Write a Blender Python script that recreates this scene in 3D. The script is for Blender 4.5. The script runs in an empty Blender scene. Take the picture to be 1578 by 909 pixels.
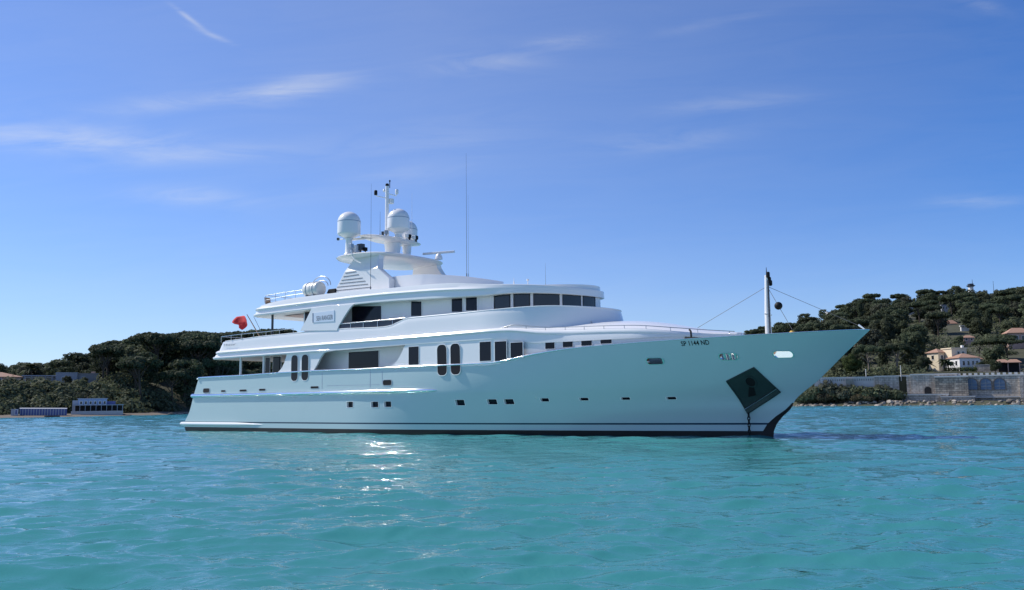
import bpy, bmesh, math, random
import numpy as np
from mathutils import Vector, Matrix
rnd = random.Random(7)
SC = bpy.context.scene
COL = SC.collection

# ------------------------------------------------------------------ camera
FPX, WPX, HPX = 1400.0, 1578.0, 909.0
PITCH, ROLL, EYE = math.radians(6.7419), 0.011, 1.8707
YAW = math.radians(-37.3544)
cr, sr_ = math.cos(ROLL), math.sin(ROLL)
c_fw = Vector((0, math.cos(PITCH), math.sin(PITCH)))
c_up0 = Vector((0, -math.sin(PITCH), math.cos(PITCH)))
c_r = Vector((1, 0, 0)) * cr - c_up0 * sr_
c_u = Vector((1, 0, 0)) * sr_ + c_up0 * cr
cam_d = bpy.data.cameras.new('camera')
cam_d.sensor_width = 36; cam_d.lens = FPX / WPX * 36
cam_d.clip_start = 0.1; cam_d.clip_end = 20000
cam = bpy.data.objects.new('camera', cam_d); COL.objects.link(cam)
cam.matrix_world = Matrix(((c_r.x, c_u.x, -c_fw.x, 0), (c_r.y, c_u.y, -c_fw.y, 0), (c_r.z, c_u.z, -c_fw.z, EYE), (0, 0, 0, 1)))
SC.camera = cam

# ------------------------------------------------------------------ light
SUN_AZ, SUN_EL = math.radians(-69), math.radians(44)      # azimuth from +Y, positive to the right
SDIR = Vector((math.sin(SUN_AZ) * math.cos(SUN_EL), math.cos(SUN_AZ) * math.cos(SUN_EL), math.sin(SUN_EL)))
world = bpy.data.worlds.new('World'); SC.world = world; world.use_nodes = True
SKY_STRENGTH = 0.125
SUN_STRENGTH = 5.0
EXPOSURE = 0.0
sun_d = bpy.data.lights.new('sun', 'SUN'); sun_d.energy = SUN_STRENGTH; sun_d.angle = math.radians(0.5)
sun_d.color = (1.0, 0.95, 0.88)
sun = bpy.data.objects.new('sun', sun_d); COL.objects.link(sun)
sun.rotation_euler = SDIR.to_track_quat('Z', 'Y').to_euler()
sun.location = (-60, 40, 80)
SC.view_settings.view_transform = 'Standard'; SC.view_settings.look = 'None'
SC.view_settings.exposure = EXPOSURE; SC.view_settings.gamma = 1; SC.view_settings.use_curve_mapping = False
SC.cycles.sample_clamp_indirect = 0

def N(nt, typ, **kw):
    n = nt.nodes.new(typ)
    for k, v in kw.items():
        if k.startswith('_'):
            setattr(n, k[1:], v)
        else:
            n.inputs[k.replace('__', ' ')].default_value = v
    return n
def math_n(nt, op, a, b=None, clamp=False):
    n = nt.nodes.new('ShaderNodeMath'); n.operation = op; n.use_clamp = clamp
    for i, v in enumerate((a, b)):
        if v is None: continue
        if isinstance(v, (int, float)): n.inputs[i].default_value = v
        else: nt.links.new(v, n.inputs[i])
    return n.outputs[0]

def build_world():
    nt = world.node_tree; nt.nodes.clear(); L = nt.links
    out = nt.nodes.new('ShaderNodeOutputWorld'); bg = nt.nodes.new('ShaderNodeBackground')
    sky = nt.nodes.new('ShaderNodeTexSky'); sky.sky_type = 'NISHITA'; sky.sun_disc = False
    sky.sun_elevation = SUN_EL; sky.sun_rotation = SUN_AZ; sky.altitude = 0
    sky.air_density = 1.0; sky.dust_density = 0.0; sky.ozone_density = 10.0
    hs = N(nt, 'ShaderNodeHueSaturation', Saturation=1.06, Value=1.0)
    L.new(sky.outputs[0], hs.inputs['Color'])
    tm = N(nt, 'ShaderNodeMix', _data_type='RGBA', _blend_type='MULTIPLY'); tm.inputs[0].default_value = 1; tm.inputs[7].default_value = (0.83, 0.925, 1.15, 1)
    L.new(hs.outputs[0], tm.inputs[6])
    # thin cirrus, laid out on a plane far overhead (x/z, y/z of the direction)
    tc = nt.nodes.new('ShaderNodeTexCoord')
    sep = nt.nodes.new('ShaderNodeSeparateXYZ'); L.new(tc.outputs['Generated'], sep.inputs[0])
    ya = math_n(nt, 'MAXIMUM', sep.outputs[1], 0.05)
    u = math_n(nt, 'DIVIDE', sep.outputs[0], ya); v = math_n(nt, 'DIVIDE', sep.outputs[2], ya)
    total = None
    # (u, v, half width, half height, tilt, strength)
    for (cu, cv, a, b, t, s) in [cloud_px(c[0], c[1], c[2] * 1.25, c[3] * 1.25, c[4], c[5] * 1.15) for c in CLOUDS_PX]:
        du = math_n(nt, 'SUBTRACT', u, cu); dv = math_n(nt, 'SUBTRACT', v, cv)
        ct, st = math.cos(t), math.sin(t)
        p = math_n(nt, 'ADD', math_n(nt, 'MULTIPLY', du, ct / a), math_n(nt, 'MULTIPLY', dv, st / a))
        q = math_n(nt, 'ADD', math_n(nt, 'MULTIPLY', du, -st / b), math_n(nt, 'MULTIPLY', dv, ct / b))
        r2 = math_n(nt, 'ADD', math_n(nt, 'MULTIPLY', p, p), math_n(nt, 'MULTIPLY', q, q))
        g = math_n(nt, 'MULTIPLY', math_n(nt, 'POWER', 2.718, math_n(nt, 'MULTIPLY', r2, -1.0)), s)
        total = g if total is None else math_n(nt, 'ADD', total, g)
    cmb = nt.nodes.new('ShaderNodeCombineXYZ')
    L.new(math_n(nt, 'ADD', math_n(nt, 'MULTIPLY', u, 5.0), math_n(nt, 'MULTIPLY', v, 7.0)), cmb.inputs[0])
    L.new(math_n(nt, 'ADD', math_n(nt, 'MULTIPLY', v, 34.0), math_n(nt, 'MULTIPLY', u, -3.0)), cmb.inputs[1])
    nz = N(nt, 'ShaderNodeTexNoise', Scale=1.0, Detail=7.0, Roughness=0.62, Distortion=0.9)
    L.new(cmb.outputs[0], nz.inputs['Vector'])
    mr = N(nt, 'ShaderNodeMapRange'); mr.inputs['From Min'].default_value = 0.30; mr.inputs['From Max'].default_value = 0.84
    L.new(nz.outputs[0], mr.inputs['Value'])
    haze = N(nt, 'ShaderNodeMapRange'); haze.inputs['From Min'].default_value = 0.62; haze.inputs['From Max'].default_value = -0.1
    haze.inputs['To Min'].default_value = 0.0; haze.inputs['To Max'].default_value = 0.125
    L.new(u, haze.inputs['Value'])
    lowv = N(nt, 'ShaderNodeMapRange', _interpolation_type='SMOOTHSTEP'); lowv.inputs['From Min'].default_value = 0.22; lowv.inputs['From Max'].default_value = -0.02
    lowv.inputs['To Min'].default_value = 0.0; lowv.inputs['To Max'].default_value = 0.16
    L.new(sep.outputs[2], lowv.inputs['Value'])
    fac = math_n(nt, 'ADD', math_n(nt, 'MULTIPLY', math_n(nt, 'ADD', total, 0.03), mr.outputs[0]), math_n(nt, 'ADD', haze.outputs[0], lowv.outputs[0]), True)
    mix = N(nt, 'ShaderNodeMix', _data_type='RGBA'); 
    L.new(fac, mix.inputs[0]); L.new(tm.outputs[2], mix.inputs[6]); mix.inputs[7].default_value = (7.6, 7.5, 6.7, 1)
    L.new(mix.outputs[2], bg.inputs[0]); bg.inputs[1].default_value = SKY_STRENGTH
    L.new(bg.outputs[0], out.inputs[0])

# ------------------------------------------------------------------ survey helpers
CAMP = Vector((0, 0, EYE))
BF = Vector((math.cos(YAW), math.sin(YAW), 0)); BN = Vector((-math.sin(YAW), math.cos(YAW), 0))
BO = Vector((-22.7500, 73.8098, 0))
def ray(x, y): return c_fw + c_r * ((x - WPX / 2) / FPX) + c_u * ((HPX / 2 - y) / FPX)
def S(x, y, Y=-4.5):
    """point of the yacht's fore-and-aft plane Y that the sight line meets -> (X, Z)"""
    d = ray(x, y); t = (BO + BN * Y - CAMP).dot(BN) / d.dot(BN)
    P = CAMP + d * t - BO
    return P.dot(BF), P.z
def SF(x, y, bf, it=14):
    Y = -4.3
    for _ in range(it):
        X, z = S(x, y, Y); Y = 0.5 * Y - 0.5 * bf(X, z)
    return X, z
def SX(x, y, X):
    d = ray(x, y); t = (BO + BF * X - CAMP).dot(BF) / d.dot(BF)
    P = CAMP + d * t - BO
    return P.dot(BN), P.z
def P_b(X, Y, Z):
    v = BO + BF * X + BN * Y + Vector((0, 0, Z)) - CAMP
    w = v.dot(c_fw)
    return WPX / 2 + FPX * v.dot(c_r) / w, HPX / 2 - FPX * v.dot(c_u) / w
def G(x, y, dist):
    """point on the sight line at a given ground distance -> world"""
    d = ray(x, y); h = math.hypot(d.x, d.y)
    return CAMP + d * (dist / h)
def at_az(x, dist):
    """ground position in the direction of picture column x, at the horizon"""
    yh = 620 + (789 - x) * 0.011
    p = G(x, yh, dist)
    return p.x, p.y

def pchip(pts):
    xs = np.array([p[0] for p in pts], float); ys = np.array([p[1] for p in pts], float)
    h = np.diff(xs); dl = np.diff(ys) / h
    m = np.zeros(len(xs)); m[0] = dl[0]; m[-1] = dl[-1]
    for i in range(1, len(xs) - 1):
        if dl[i - 1] * dl[i] > 0:
            w1 = 2 * h[i] + h[i - 1]; w2 = h[i] + 2 * h[i - 1]
            m[i] = (w1 + w2) / (w1 / dl[i - 1] + w2 / dl[i])
    def f(x):
        x = min(max(x, xs[0]), xs[-1])
        i = int(min(max(np.searchsorted(xs, x) - 1, 0), len(xs) - 2))
        t = (x - xs[i]) / h[i]
        return float(ys[i] * (2 * t**3 - 3 * t**2 + 1) + m[i] * h[i] * (t**3 - 2 * t**2 + t)
                     + ys[i + 1] * (-2 * t**3 + 3 * t**2) + m[i + 1] * h[i] * (t**3 - t**2))
    return f

# ------------------------------------------------------------------ materials
MATS = {}
def mat(name, col, rough=0.5, metal=0.0, spec=0.5, noise=0.0, nscale=3.0, bump=0.0, bscale=20.0, coat=0.0, trans=0.0, objrand=0.0):
    m = bpy.data.materials.new(name); m.use_nodes = True
    nt = m.node_tree; b = nt.nodes['Principled BSDF']; L = nt.links
    b.inputs['Base Color'].default_value = (*col, 1); b.inputs['Roughness'].default_value = rough
    b.inputs['Metallic'].default_value = metal; b.inputs['Specular IOR Level'].default_value = spec
    b.inputs['Coat Weight'].default_value = coat; b.inputs['Coat Roughness'].default_value = 0.04
    tc = nt.nodes.new('ShaderNodeTexCoord')
    if noise or objrand:
        nz = N(nt, 'ShaderNodeTexNoise', Scale=nscale, Detail=5.0, Roughness=0.6); L.new(tc.outputs['Object'], nz.inputs['Vector'])
        f = math_n(nt, 'ADD', math_n(nt, 'MULTIPLY', math_n(nt, 'SUBTRACT', nz.outputs[0], 0.5), 2 * noise), 1.0)
        if objrand:
            oi = nt.nodes.new('ShaderNodeObjectInfo')
            f = math_n(nt, 'MULTIPLY', f, math_n(nt, 'ADD', math_n(nt, 'MULTIPLY', math_n(nt, 'SUBTRACT', oi.outputs['Random'], 0.5), 2 * objrand), 1.0))
        vm = nt.nodes.new('ShaderNodeVectorMath'); vm.operation = 'SCALE'; vm.inputs[0].default_value = col
        L.new(f, vm.inputs['Scale']); L.new(vm.outputs[0], b.inputs['Base Color'])
    if bump:
        nb = N(nt, 'ShaderNodeTexNoise', Scale=bscale, Detail=4.0); L.new(tc.outputs['Object'], nb.inputs['Vector'])
        bp = N(nt, 'ShaderNodeBump', Strength=bump, Distance=0.05); L.new(nb.outputs[0], bp.inputs['Height'])
        L.new(bp.outputs[0], b.inputs['Normal'])
    MATS[name] = m
    return m
def cloud_px(x, y, a, b, slope, s):
    d = ray(x, y); return (d.x / d.y, d.z / d.y, a / 1385, b / 1385, slope, s)
CLOUDS_PX = [(100, 214, 150, 17, -.07, .38), (290, 240, 110, 10, .06, .22), (455, 136, 60, 15, .15, .40), (330, 150, 130, 11, .1, .30), (290, 27, 24, 3, -.66, .40), (336, 58, 28, 3.2, -.42, .32),
             (300, 302, 70, 11, -.05, .26), (740, 98, 70, 14, .08, .22), (880, 62, 50, 9, .05, .26), (1120, 160, 80, 10, .08, .18), (1030, 216, 100, 12, .1, .16), (590, 275, 100, 14, .15, .12),
             (1500, 310, 50, 7, 0, .2), (1100, 35, 80, 6, .2, .08), (1512, 6, 30, 8, -.3, .16), (640, 215, 160, 20, .1, .1)]
build_world()
# ------------------------------------------------------------------ mesh helpers
class MB:
    def __init__(s): s.v = []; s.f = []; s.m = []
    def add(s, vs, fs, mi=0):
        o = len(s.v); s.v += [tuple(v) for v in vs]
        for f in fs: s.f.append(tuple(i + o for i in f)); s.m.append(mi)
        return s
    def box(s, c, d, mi=0, rz=0.0, ry=0.0):
        R = Matrix.Rotation(rz, 3, 'Z') @ Matrix.Rotation(ry, 3, 'Y'); c = Vector(c)
        vs = [c + R @ Vector((d[0] / 2 * i, d[1] / 2 * j, d[2] / 2 * k)) for i in (-1, 1) for j in (-1, 1) for k in (-1, 1)]
        return s.add(vs, [(0, 1, 3, 2), (4, 6, 7, 5), (0, 4, 5, 1), (2, 3, 7, 6), (0, 2, 6, 4), (1, 5, 7, 3)], mi)
    def tube(s, path, r, n=8, mi=0, caps=True):
        P = [Vector(p) for p in path]; rs = r if isinstance(r, (list, tuple)) else [r] * len(P)
        vs = []; fs = []; up = Vector((0, 0, 1)); prev = None
        for i, p in enumerate(P):
            t = (P[min(i + 1, len(P) - 1)] - P[max(i - 1, 0)]).normalized()
            a = t.cross(up) if abs(t.z) < 0.98 else t.cross(Vector((1, 0, 0)))
            if prev is not None:
                a = prev - t * prev.dot(t)
            a.normalize(); prev = a; b = t.cross(a)
            for k in range(n):
                w = 2 * math.pi * k / n
                vs.append(p + (a * math.cos(w) + b * math.sin(w)) * rs[i])
        for i in range(len(P) - 1):
            for k in range(n):
                fs.append((i * n + k, i * n + (k + 1) % n, (i + 1) * n + (k + 1) % n, (i + 1) * n + k))
        if caps:
            fs.append(tuple(range(n - 1, -1, -1))); fs.append(tuple((len(P) - 1) * n + k for k in range(n)))
        return s.add(vs, fs, mi)
    def lathe(s, c, prof, n=24, mi=0):
        c = Vector(c); vs = []; fs = []
        for (r, z) in prof:
            for k in range(n):
                w = 2 * math.pi * k / n; vs.append(c + Vector((r * math.cos(w), r * math.sin(w), z)))
        for i in range(len(prof) - 1):
            for k in range(n):
                fs.append((i * n + k, i * n + (k + 1) % n, (i + 1) * n + (k + 1) % n, (i + 1) * n + k))
        fs.append(tuple(range(n - 1, -1, -1))); fs.append(tuple((len(prof) - 1) * n + k for k in range(n)))
        return s.add(vs, fs, mi)
    def prism(s, poly, y0, y1, mi=0):
        """outline in (X, Z) from side y0 to y1"""
        n = len(poly)
        vs = [(p[0], y0, p[1]) for p in poly] + [(p[0], y1, p[1]) for p in poly]
        return s.add(vs, [tuple(range(n)), tuple(range(2 * n - 1, n - 1, -1))] + [(i, i + n, (i + 1) % n + n, (i + 1) % n) for i in range(n)], mi)
    def plate(s, poly, z0, z1, mi=0):
        """outline in (X, Y) between heights"""
        n = len(poly)
        vs = [(p[0], p[1], z0) for p in poly] + [(p[0], p[1], z1) for p in poly]
        return s.add(vs, [tuple(range(n - 1, -1, -1)), tuple(range(n, 2 * n))] + [(i, (i + 1) % n, (i + 1) % n + n, i + n) for i in range(n)], mi)
    def grid(s, rows, mi=0, closed=False):
        n = len(rows[0]); vs = [p for r in rows for p in r]; fs = []
        for i in range(len(rows) - 1):
            for k in range(n if closed else n - 1):
                fs.append((i * n + k, i * n + (k + 1) % n, (i + 1) * n + (k + 1) % n, (i + 1) * n + k))
        return s.add(vs, fs, mi)
    def mirror(s):
        n = len(s.v); nf = len(s.f)
        s.v += [(x, -y, z) for x, y, z in s.v[:n]]
        for i in range(nf):
            s.f.append(tuple(j + n for j in reversed(s.f[i]))); s.m.append(s.m[i])
        return s
    def build(s, name, mats, parent=None, smooth=None, weld=0.0, fixn=True, bevel=0.0):
        me = bpy.data.meshes.new(name); me.from_pydata([tuple(v) for v in s.v], [], s.f)
        if not isinstance(mats, (list, tuple)): mats = [mats]
        for m in mats: me.materials.append(MATS[m] if isinstance(m, str) else m)
        me.polygons.foreach_set('material_index', s.m)
        if weld or fixn:
            bm = bmesh.new(); bm.from_mesh(me)
            if weld: bmesh.ops.remove_doubles(bm, verts=bm.verts, dist=weld)
            if fixn: bmesh.ops.recalc_face_normals(bm, faces=bm.faces)
            bm.to_mesh(me); bm.free()
        if smooth is not None:
            me.polygons.foreach_set('use_smooth', [True] * len(me.polygons))
            me.set_sharp_from_angle(angle=math.radians(smooth))
        me.update()
        o = bpy.data.objects.new(name, me); COL.objects.link(o)
        if parent is not None: o.parent = parent
        if bevel:
            b = o.modifiers.new('bevel', 'BEVEL'); b.width = bevel; b.segments = 2; b.limit_method = 'ANGLE'; b.angle_limit = math.radians(40)
        return o
def tag(o, label=None, cat=None, group=None, kind=None):
    if label: o['label'] = label
    if cat: o['category'] = cat
    if group: o['group'] = group
    if kind: o['kind'] = kind
    return o
def empty(name, loc=(0, 0, 0), rz=0.0):
    o = bpy.data.objects.new(name, None); COL.objects.link(o); o.location = loc; o.rotation_euler = (0, 0, rz); o.empty_display_size = 0.5
    return o
def copy_tree(o, parent=None):
    c = o.copy(); COL.objects.link(c)
    if parent is not None: c.parent = parent
    for ch in list(o.children): copy_tree(ch, c)
    return c
def rrect(x0, z0, x1, z1, r, n=5):
    if x0 > x1: x0, x1 = x1, x0
    if z0 > z1: z0, z1 = z1, z0
    r = min(r, (x1 - x0) / 2 * .999, (z1 - z0) / 2 * .999); out = []
    for cx, cz, a0 in ((x1 - r, z1 - r, 0), (x0 + r, z1 - r, 90), (x0 + r, z0 + r, 180), (x1 - r, z0 + r, 270)):
        for k in range(n + 1):
            a = math.radians(a0 + 90 * k / n); out.append((cx + r * math.cos(a), cz + r * math.sin(a)))
    return out
def text_mesh(body, h, bold=0.0):
    cu = bpy.data.curves.new('lettering_curve', 'FONT'); cu.body = body; cu.size = h; cu.offset = bold; cu.resolution_u = 3
    ob = bpy.data.objects.new('lettering_curve', cu); COL.objects.link(ob)
    dg = bpy.context.evaluated_depsgraph_get(); me = bpy.data.meshes.new_from_object(ob.evaluated_get(dg))
    V = [tuple(v.co) for v in me.vertices]; F = [tuple(p.vertices) for p in me.polygons]
    bpy.data.objects.remove(ob); bpy.data.meshes.remove(me); bpy.data.curves.remove(cu)
    return V, F

# ------------------------------------------------------------------ yacht paint and trim
mat('gelcoat', (0.80, 0.80, 0.79), rough=0.16, spec=0.5, noise=0.015, nscale=0.6)
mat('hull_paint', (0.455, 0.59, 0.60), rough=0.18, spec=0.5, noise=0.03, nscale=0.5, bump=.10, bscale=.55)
mat('polished_trim', (0.92, 0.92, 0.91), rough=0.075, metal=1.0)
mat('white_trim', (0.82, 0.82, 0.81), rough=0.10, spec=0.6)
mat('satin_white', (0.78, 0.77, 0.74), rough=0.35, noise=0.02)
mat('antifoul', (0.006, 0.006, 0.007), rough=0.55, noise=0.3, nscale=1.5)
mat('boot_blue', (0.012, 0.04, 0.075), rough=0.3)
mat('dark_glass', (0.007, 0.008, 0.016), rough=0.05, spec=0.24)
mat('bridge_glass', (0.014, 0.020, 0.028), rough=0.03, spec=0.6)
mat('rubber', (0.008, 0.008, 0.009), rough=0.6, spec=0.25)
mat('chrome', (0.78, 0.78, 0.77), rough=0.09, metal=1.0)
mat('steel', (0.45, 0.46, 0.47), rough=0.3, metal=1.0)
mat('teak', (0.32, 0.19, 0.10), rough=0.5, noise=0.2, nscale=8)
mat('ceiling_wood', (0.45, 0.30, 0.22), rough=0.4, noise=0.1, nscale=6)
mat('pocket_steel', (0.016, 0.036, 0.034), rough=0.55, noise=0.35, nscale=3.0)
mat('ink_blue', (0.02, 0.06, 0.16), rough=0.4)
mat('ink_grey', (0.17, 0.19, 0.22), rough=0.4)
mat('dark_pole', (0.05, 0.055, 0.065), rough=0.35)
mat('dome_band', (0.30, 0.36, 0.44), rough=0.4)
mat('mast_white', (0.80, 0.79, 0.77), rough=0.22)
mat('flag_red', (0.55, 0.022, 0.028), rough=0.8, noise=0.1)
mat('flag_white', (0.75, 0.75, 0.75), rough=0.8)
mat('brass', (0.55, 0.36, 0.10), rough=0.4, metal=0.6)
mat('panel_pale', (0.66, 0.72, 0.80), rough=0.3)
mat('raft_shell', (0.72, 0.71, 0.67), rough=0.35)
mat('wire', (0.10, 0.105, 0.11), rough=0.6)
mat('fairlead_inside', (0.55, 0.54, 0.53), rough=0.5)
mat('smoked_panel', (0.03, 0.035, 0.055), rough=0.08, spec=0.4)

# ------------------------------------------------------------------ yacht lines
sheer_px = [(307.5, 582), (371, 578.6), (422, 575), (481, 571.5), (570, 568), (640, 564.5), (700, 561.8), (745, 559.9)]
sheer = pchip([(0.5, 3.86)] + [S(*p) for p in sheer_px] + [(31.3, 4.20), (32.2, 4.34), (33.4, 4.50), (35.8, 4.72), (39.3, 4.85), (44.7, 4.98), (46.4, 5.02), (48.3, 5.07), (50.12, 5.14)])
stem = pchip([(-1.0, 44.6), (0.0, 45.14)] + sorted([(z, x) for x, z in [S(p[0], p[1], 0) for p in [(1193, 663), (1203.9, 644.4), (1219.7, 628.6), (1224.5, 618), (1262, 585), (1300, 547), (1340, 508)]]]) )
stern = pchip([(-1.0, 0.6), (0.0, 0.35), (0.5, 0.12), (0.62, 0.18), (1.4, 0.78), (2.63, 1.31), (3.94, 1.92), (5.2, 2.5)])
def sm(x, a, b):
    t = min(max((x - a) / (b - a), 0), 1); return t * t * (3 - 2 * t)
def lerp(a, b, t): return a + (b - a) * min(max(t, 0.0), 1.0)
def hb(X, z):
    """half breadth of the hull"""
    w = min(max(z / 5.05, 0.0), 1.0)
    f_ = sm(X, 17.5, 30); b0 = 4.49 - 0.46 * f_
    Xt = stem(z); bm = lerp(b0, 4.50, z / 2.5) if z > 0 else b0 + 0.5 * z
    w2 = w ** 1.7; p = 1.70 + 2.30 * w2; q = 0.98 - 0.38 * w2; Xm = 19.0
    if X > Xm:
        t = min((X - Xm) / max(Xt - Xm, .1), 1.0); b = bm * max(1 - t ** p, 0.0) ** q
    else:
        b = bm * (1 - 0.045 * ((Xm - X) / Xm) ** 2)
    return b
def bd(X, z=None):
    """half breadth of the superstructure sides, flush with the sheer"""
    return hb(X, 5.0)
yacht = empty('motor_yacht', BO, YAW)
tag(yacht, 'large white motor yacht with three decks anchored on turquoise water', 'yacht')

def make_hull():
    n = 96; nb = 9
    us = [i / n for i in range(n)]; us = [1 - (1 - u) ** 1.25 for u in us]
    rowspec = [('z', z) for z in (-0.9, -0.3, 0.0, 0.29, 0.61, 0.70)] + [('w', i / 26) for i in range(1, 27)]
    rows = []
    for kind, val in rowspec:
        row = []
        for j in range(n + nb + 1):
            X = 25.0; z = val
            for _ in range(8):
                z = val if kind == 'z' else 0.70 + (sheer(X) - 0.70) * val
                xs, xt = stern(z), stem(z); D = .06 + .46 * min(max(1 - (z - .36) / 1.35, 0), 1) ** .8
                X = xs + (xt - D - xs) * us[j] if j < n else xt - D * (1 - ((j - n) / nb)) ** 2 * 1.0
            y = hb(X, z) if j < n + nb else 0.0
            row.append((X, -y, z))
        rows.append(row)
    mb = MB()
    nr = len(rows)
    for i in range(nr - 1):
        for j in range(n + nb):
            zc = (rows[i][j][2] + rows[i + 1][j][2]) / 2
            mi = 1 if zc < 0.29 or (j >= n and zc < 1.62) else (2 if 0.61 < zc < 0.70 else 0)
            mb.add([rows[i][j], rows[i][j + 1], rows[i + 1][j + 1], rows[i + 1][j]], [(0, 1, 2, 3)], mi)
    mb.mirror()
    for i in range(nr - 1):     # transom
        a, b = rows[i][0], rows[i + 1][0]
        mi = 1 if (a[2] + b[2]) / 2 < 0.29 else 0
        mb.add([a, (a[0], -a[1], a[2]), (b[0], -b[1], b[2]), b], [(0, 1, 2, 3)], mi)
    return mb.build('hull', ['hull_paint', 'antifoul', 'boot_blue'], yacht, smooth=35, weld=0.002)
hull = make_hull()

def along(x0, x1, bf, zf, off, n=40):
    out = []
    for i in range(n + 1):
        X = x0 + (x1 - x0) * i / n; z = zf(X); out.append((X, -(bf(X, z) + off), z))
    return out
# cap rail round the bulwark top
def cap_rail():
    mb = MB()
    pts = along(1.95, 33.0, hb, sheer, 0.0, 50) + along(33.4, 49.9, hb, sheer, 0.0, 50) + [(50.12, 0.0, 5.14)]
    rows = [[] for _ in range(9)]
    for (x, y, z) in pts:
        f = 1.0 if x < 33 else max(0.35, 1 - (x - 33) / 6)
        for k in range(8):
            w = -math.pi / 2 + math.pi * k / 7; rows[k].append((x, min(y - .085 * f * math.cos(w), 0), z + .06 * f * math.sin(w)))
        rows[8].append((x, min(y + 0.12, 0), z + .055 * f))
    mb.grid(rows + [rows[0]]); mb.mirror()
    mb.box((1.93, 0, 3.91), (0.16, 8.9, 0.10))
    return mb.build('cap_rail', 'polished_trim', hull, smooth=40, weld=0.001)
cap_rail()
# rub rail: a chromed half-round, pointed at its forward end
rz = pchip([(1.0, 2.63), (14, 2.62), (27, 2.65)])
def rub_rail():
    mb = MB(); rows = []
    x0, x1 = 1.15, S(674, 598.5)[0]
    for i in range(61):
        X = x0 + (x1 - x0) * i / 60; z = rz(X); k = 1.0
        if X > x1 - 2.2: k = max(0.02, math.sqrt(max(0, 1 - ((X - (x1 - 2.2)) / 2.2) ** 2)))
        ring = []
        for a in range(9):
            w = -math.pi / 2 + math.pi * a / 8
            ring.append((X, -(hb(X, z) - 0.03 + 0.19 * k * math.cos(w)), z + 0.15 * k * math.sin(w)))
        rows.append(ring)
    mb.grid(rows); mb.mirror()
    r0 = rows[0]; mb.grid([r0, [(p[0], -p[1], p[2]) for p in r0]])
    return mb.build('rub_rail', 'polished_trim', hull, smooth=50)
rub_rail()
def swim_rim():
    mb = MB(); rows = []; x1 = S(410, 655.5)[0]
    for i in range(41):
        X = -0.15 + (x1 + 0.15) * i / 40; k = 1.0
        if X > x1 - 4: k = max(0.03, 1 - ((X - (x1 - 4)) / 4) ** 1.6)
        ring = []
        for a in range(9):
            w = -math.pi / 2 + math.pi * a / 8
            ring.append((X, -(hb(X, .5) - 0.04 + 0.24 * k * math.cos(w)), 0.52 + 0.15 * k * math.sin(w)))
        rows.append(ring)
    mb.grid(rows); mb.mirror()
    r0 = rows[0]; mb.grid([r0, [(p[0], -p[1], p[2]) for p in r0]])
    mb.box((0.1, 0, 0.52), (0.5, 8.4, 0.26))
    return mb.build('swim_platform', 'white_trim', hull, smooth=50)
swim_rim()

def patch(mb, outline, bf, proud, thick, mi=0, shrink=1.0):
    """slab lying on the starboard side: outline (X, Z) mapped to the surface"""
    cx = sum(p[0] for p in outline) / len(outline); cz = sum(p[1] for p in outline) / len(outline)
    pts = [(cx + (p[0] - cx) * shrink, cz + (p[1] - cz) * shrink) for p in outline]
    n = len(pts)
    o = [(x, -(bf(x, z) + proud), z) for x, z in pts]; i_ = [(x, -(bf(x, z) + proud - thick), z) for x, z in pts]
    mb.add(o + i_, [tuple(range(n)), tuple(range(2 * n - 1, n - 1, -1))] + [(k, k + n, (k + 1) % n + n, (k + 1) % n) for k in range(n)], mi)
def ring(mb, outline, bf, w, proud, mi=0, back=0.03):
    cx = sum(p[0] for p in outline) / len(outline); cz = sum(p[1] for p in outline) / len(outline); n = len(outline)
    inn = outline; out = []
    for x, z in outline:
        d = math.hypot(x - cx, z - cz); out.append((x + (x - cx) / d * w, z + (z - cz) / d * w))
    A = [(x, -(bf(x, z) + proud), z) for x, z in inn]; B = [(x, -(bf(x, z) + proud), z) for x, z in out]
    C = [(x, -(bf(x, z) - back), z) for x, z in inn]; D = [(x, -(bf(x, z) - back), z) for x, z in out]
    vs = A + B + C + D; fs = []
    for k in range(n):
        j = (k + 1) % n
        fs += [(k, j, n + j, n + k), (n + k, n + j, 3 * n + j, 3 * n + k), (j, k, 2 * n + k, 2 * n + j)]
    mb.add(vs, fs, mi)
def cut_hole(ob, outline):
    bm = bmesh.new(); bm.from_mesh(ob.data); n = len(outline)
    x0, x1 = min(p[0] for p in outline) - .1, max(p[0] for p in outline) + .1; z0, z1 = min(p[1] for p in outline) - .1, max(p[1] for p in outline) + .1
    def near():
        fs = [f for f in bm.faces if all(v.co.y < .01 for v in f.verts) and max(v.co.x for v in f.verts) > x0 and min(v.co.x for v in f.verts) < x1 and max(v.co.z for v in f.verts) > z0 and min(v.co.z for v in f.verts) < z1]
        return fs
    for k in range(n):
        a, b = outline[k], outline[(k + 1) % n]; nx, nz = b[1] - a[1], -(b[0] - a[0])
        if math.hypot(nx, nz) < 1e-6: continue
        fs = near(); es = {e for f in fs for e in f.edges}; vs = {v for f in fs for v in f.verts}
        bmesh.ops.bisect_plane(bm, geom=fs + list(es) + list(vs), plane_co=(a[0], 0, a[1]), plane_no=(nx, 0, nz))
    def inside(p):
        c = False
        for k in range(n):
            a, b = outline[k], outline[(k + 1) % n]
            if (a[1] > p.z) != (b[1] > p.z) and p.x < (b[0] - a[0]) * (p.z - a[1]) / (b[1] - a[1]) + a[0]: c = not c
        return c
    bmesh.ops.delete(bm, geom=[f for f in near() if inside(f.calc_center_median())], context='FACES')
    bm.to_mesh(ob.data); bm.free()
def box_px(x0, y0, x1, y1, bf):
    xm, ym = (x0 + x1) / 2, (y0 + y1) / 2
    X0 = SF(x0, ym, bf)[0]; X1 = SF(x1, ym, bf)[0]; zt = SF(xm, y0, bf)[1]; zb = SF(xm, y1, bf)[1]
    return X0, zb, X1, zt
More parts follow.
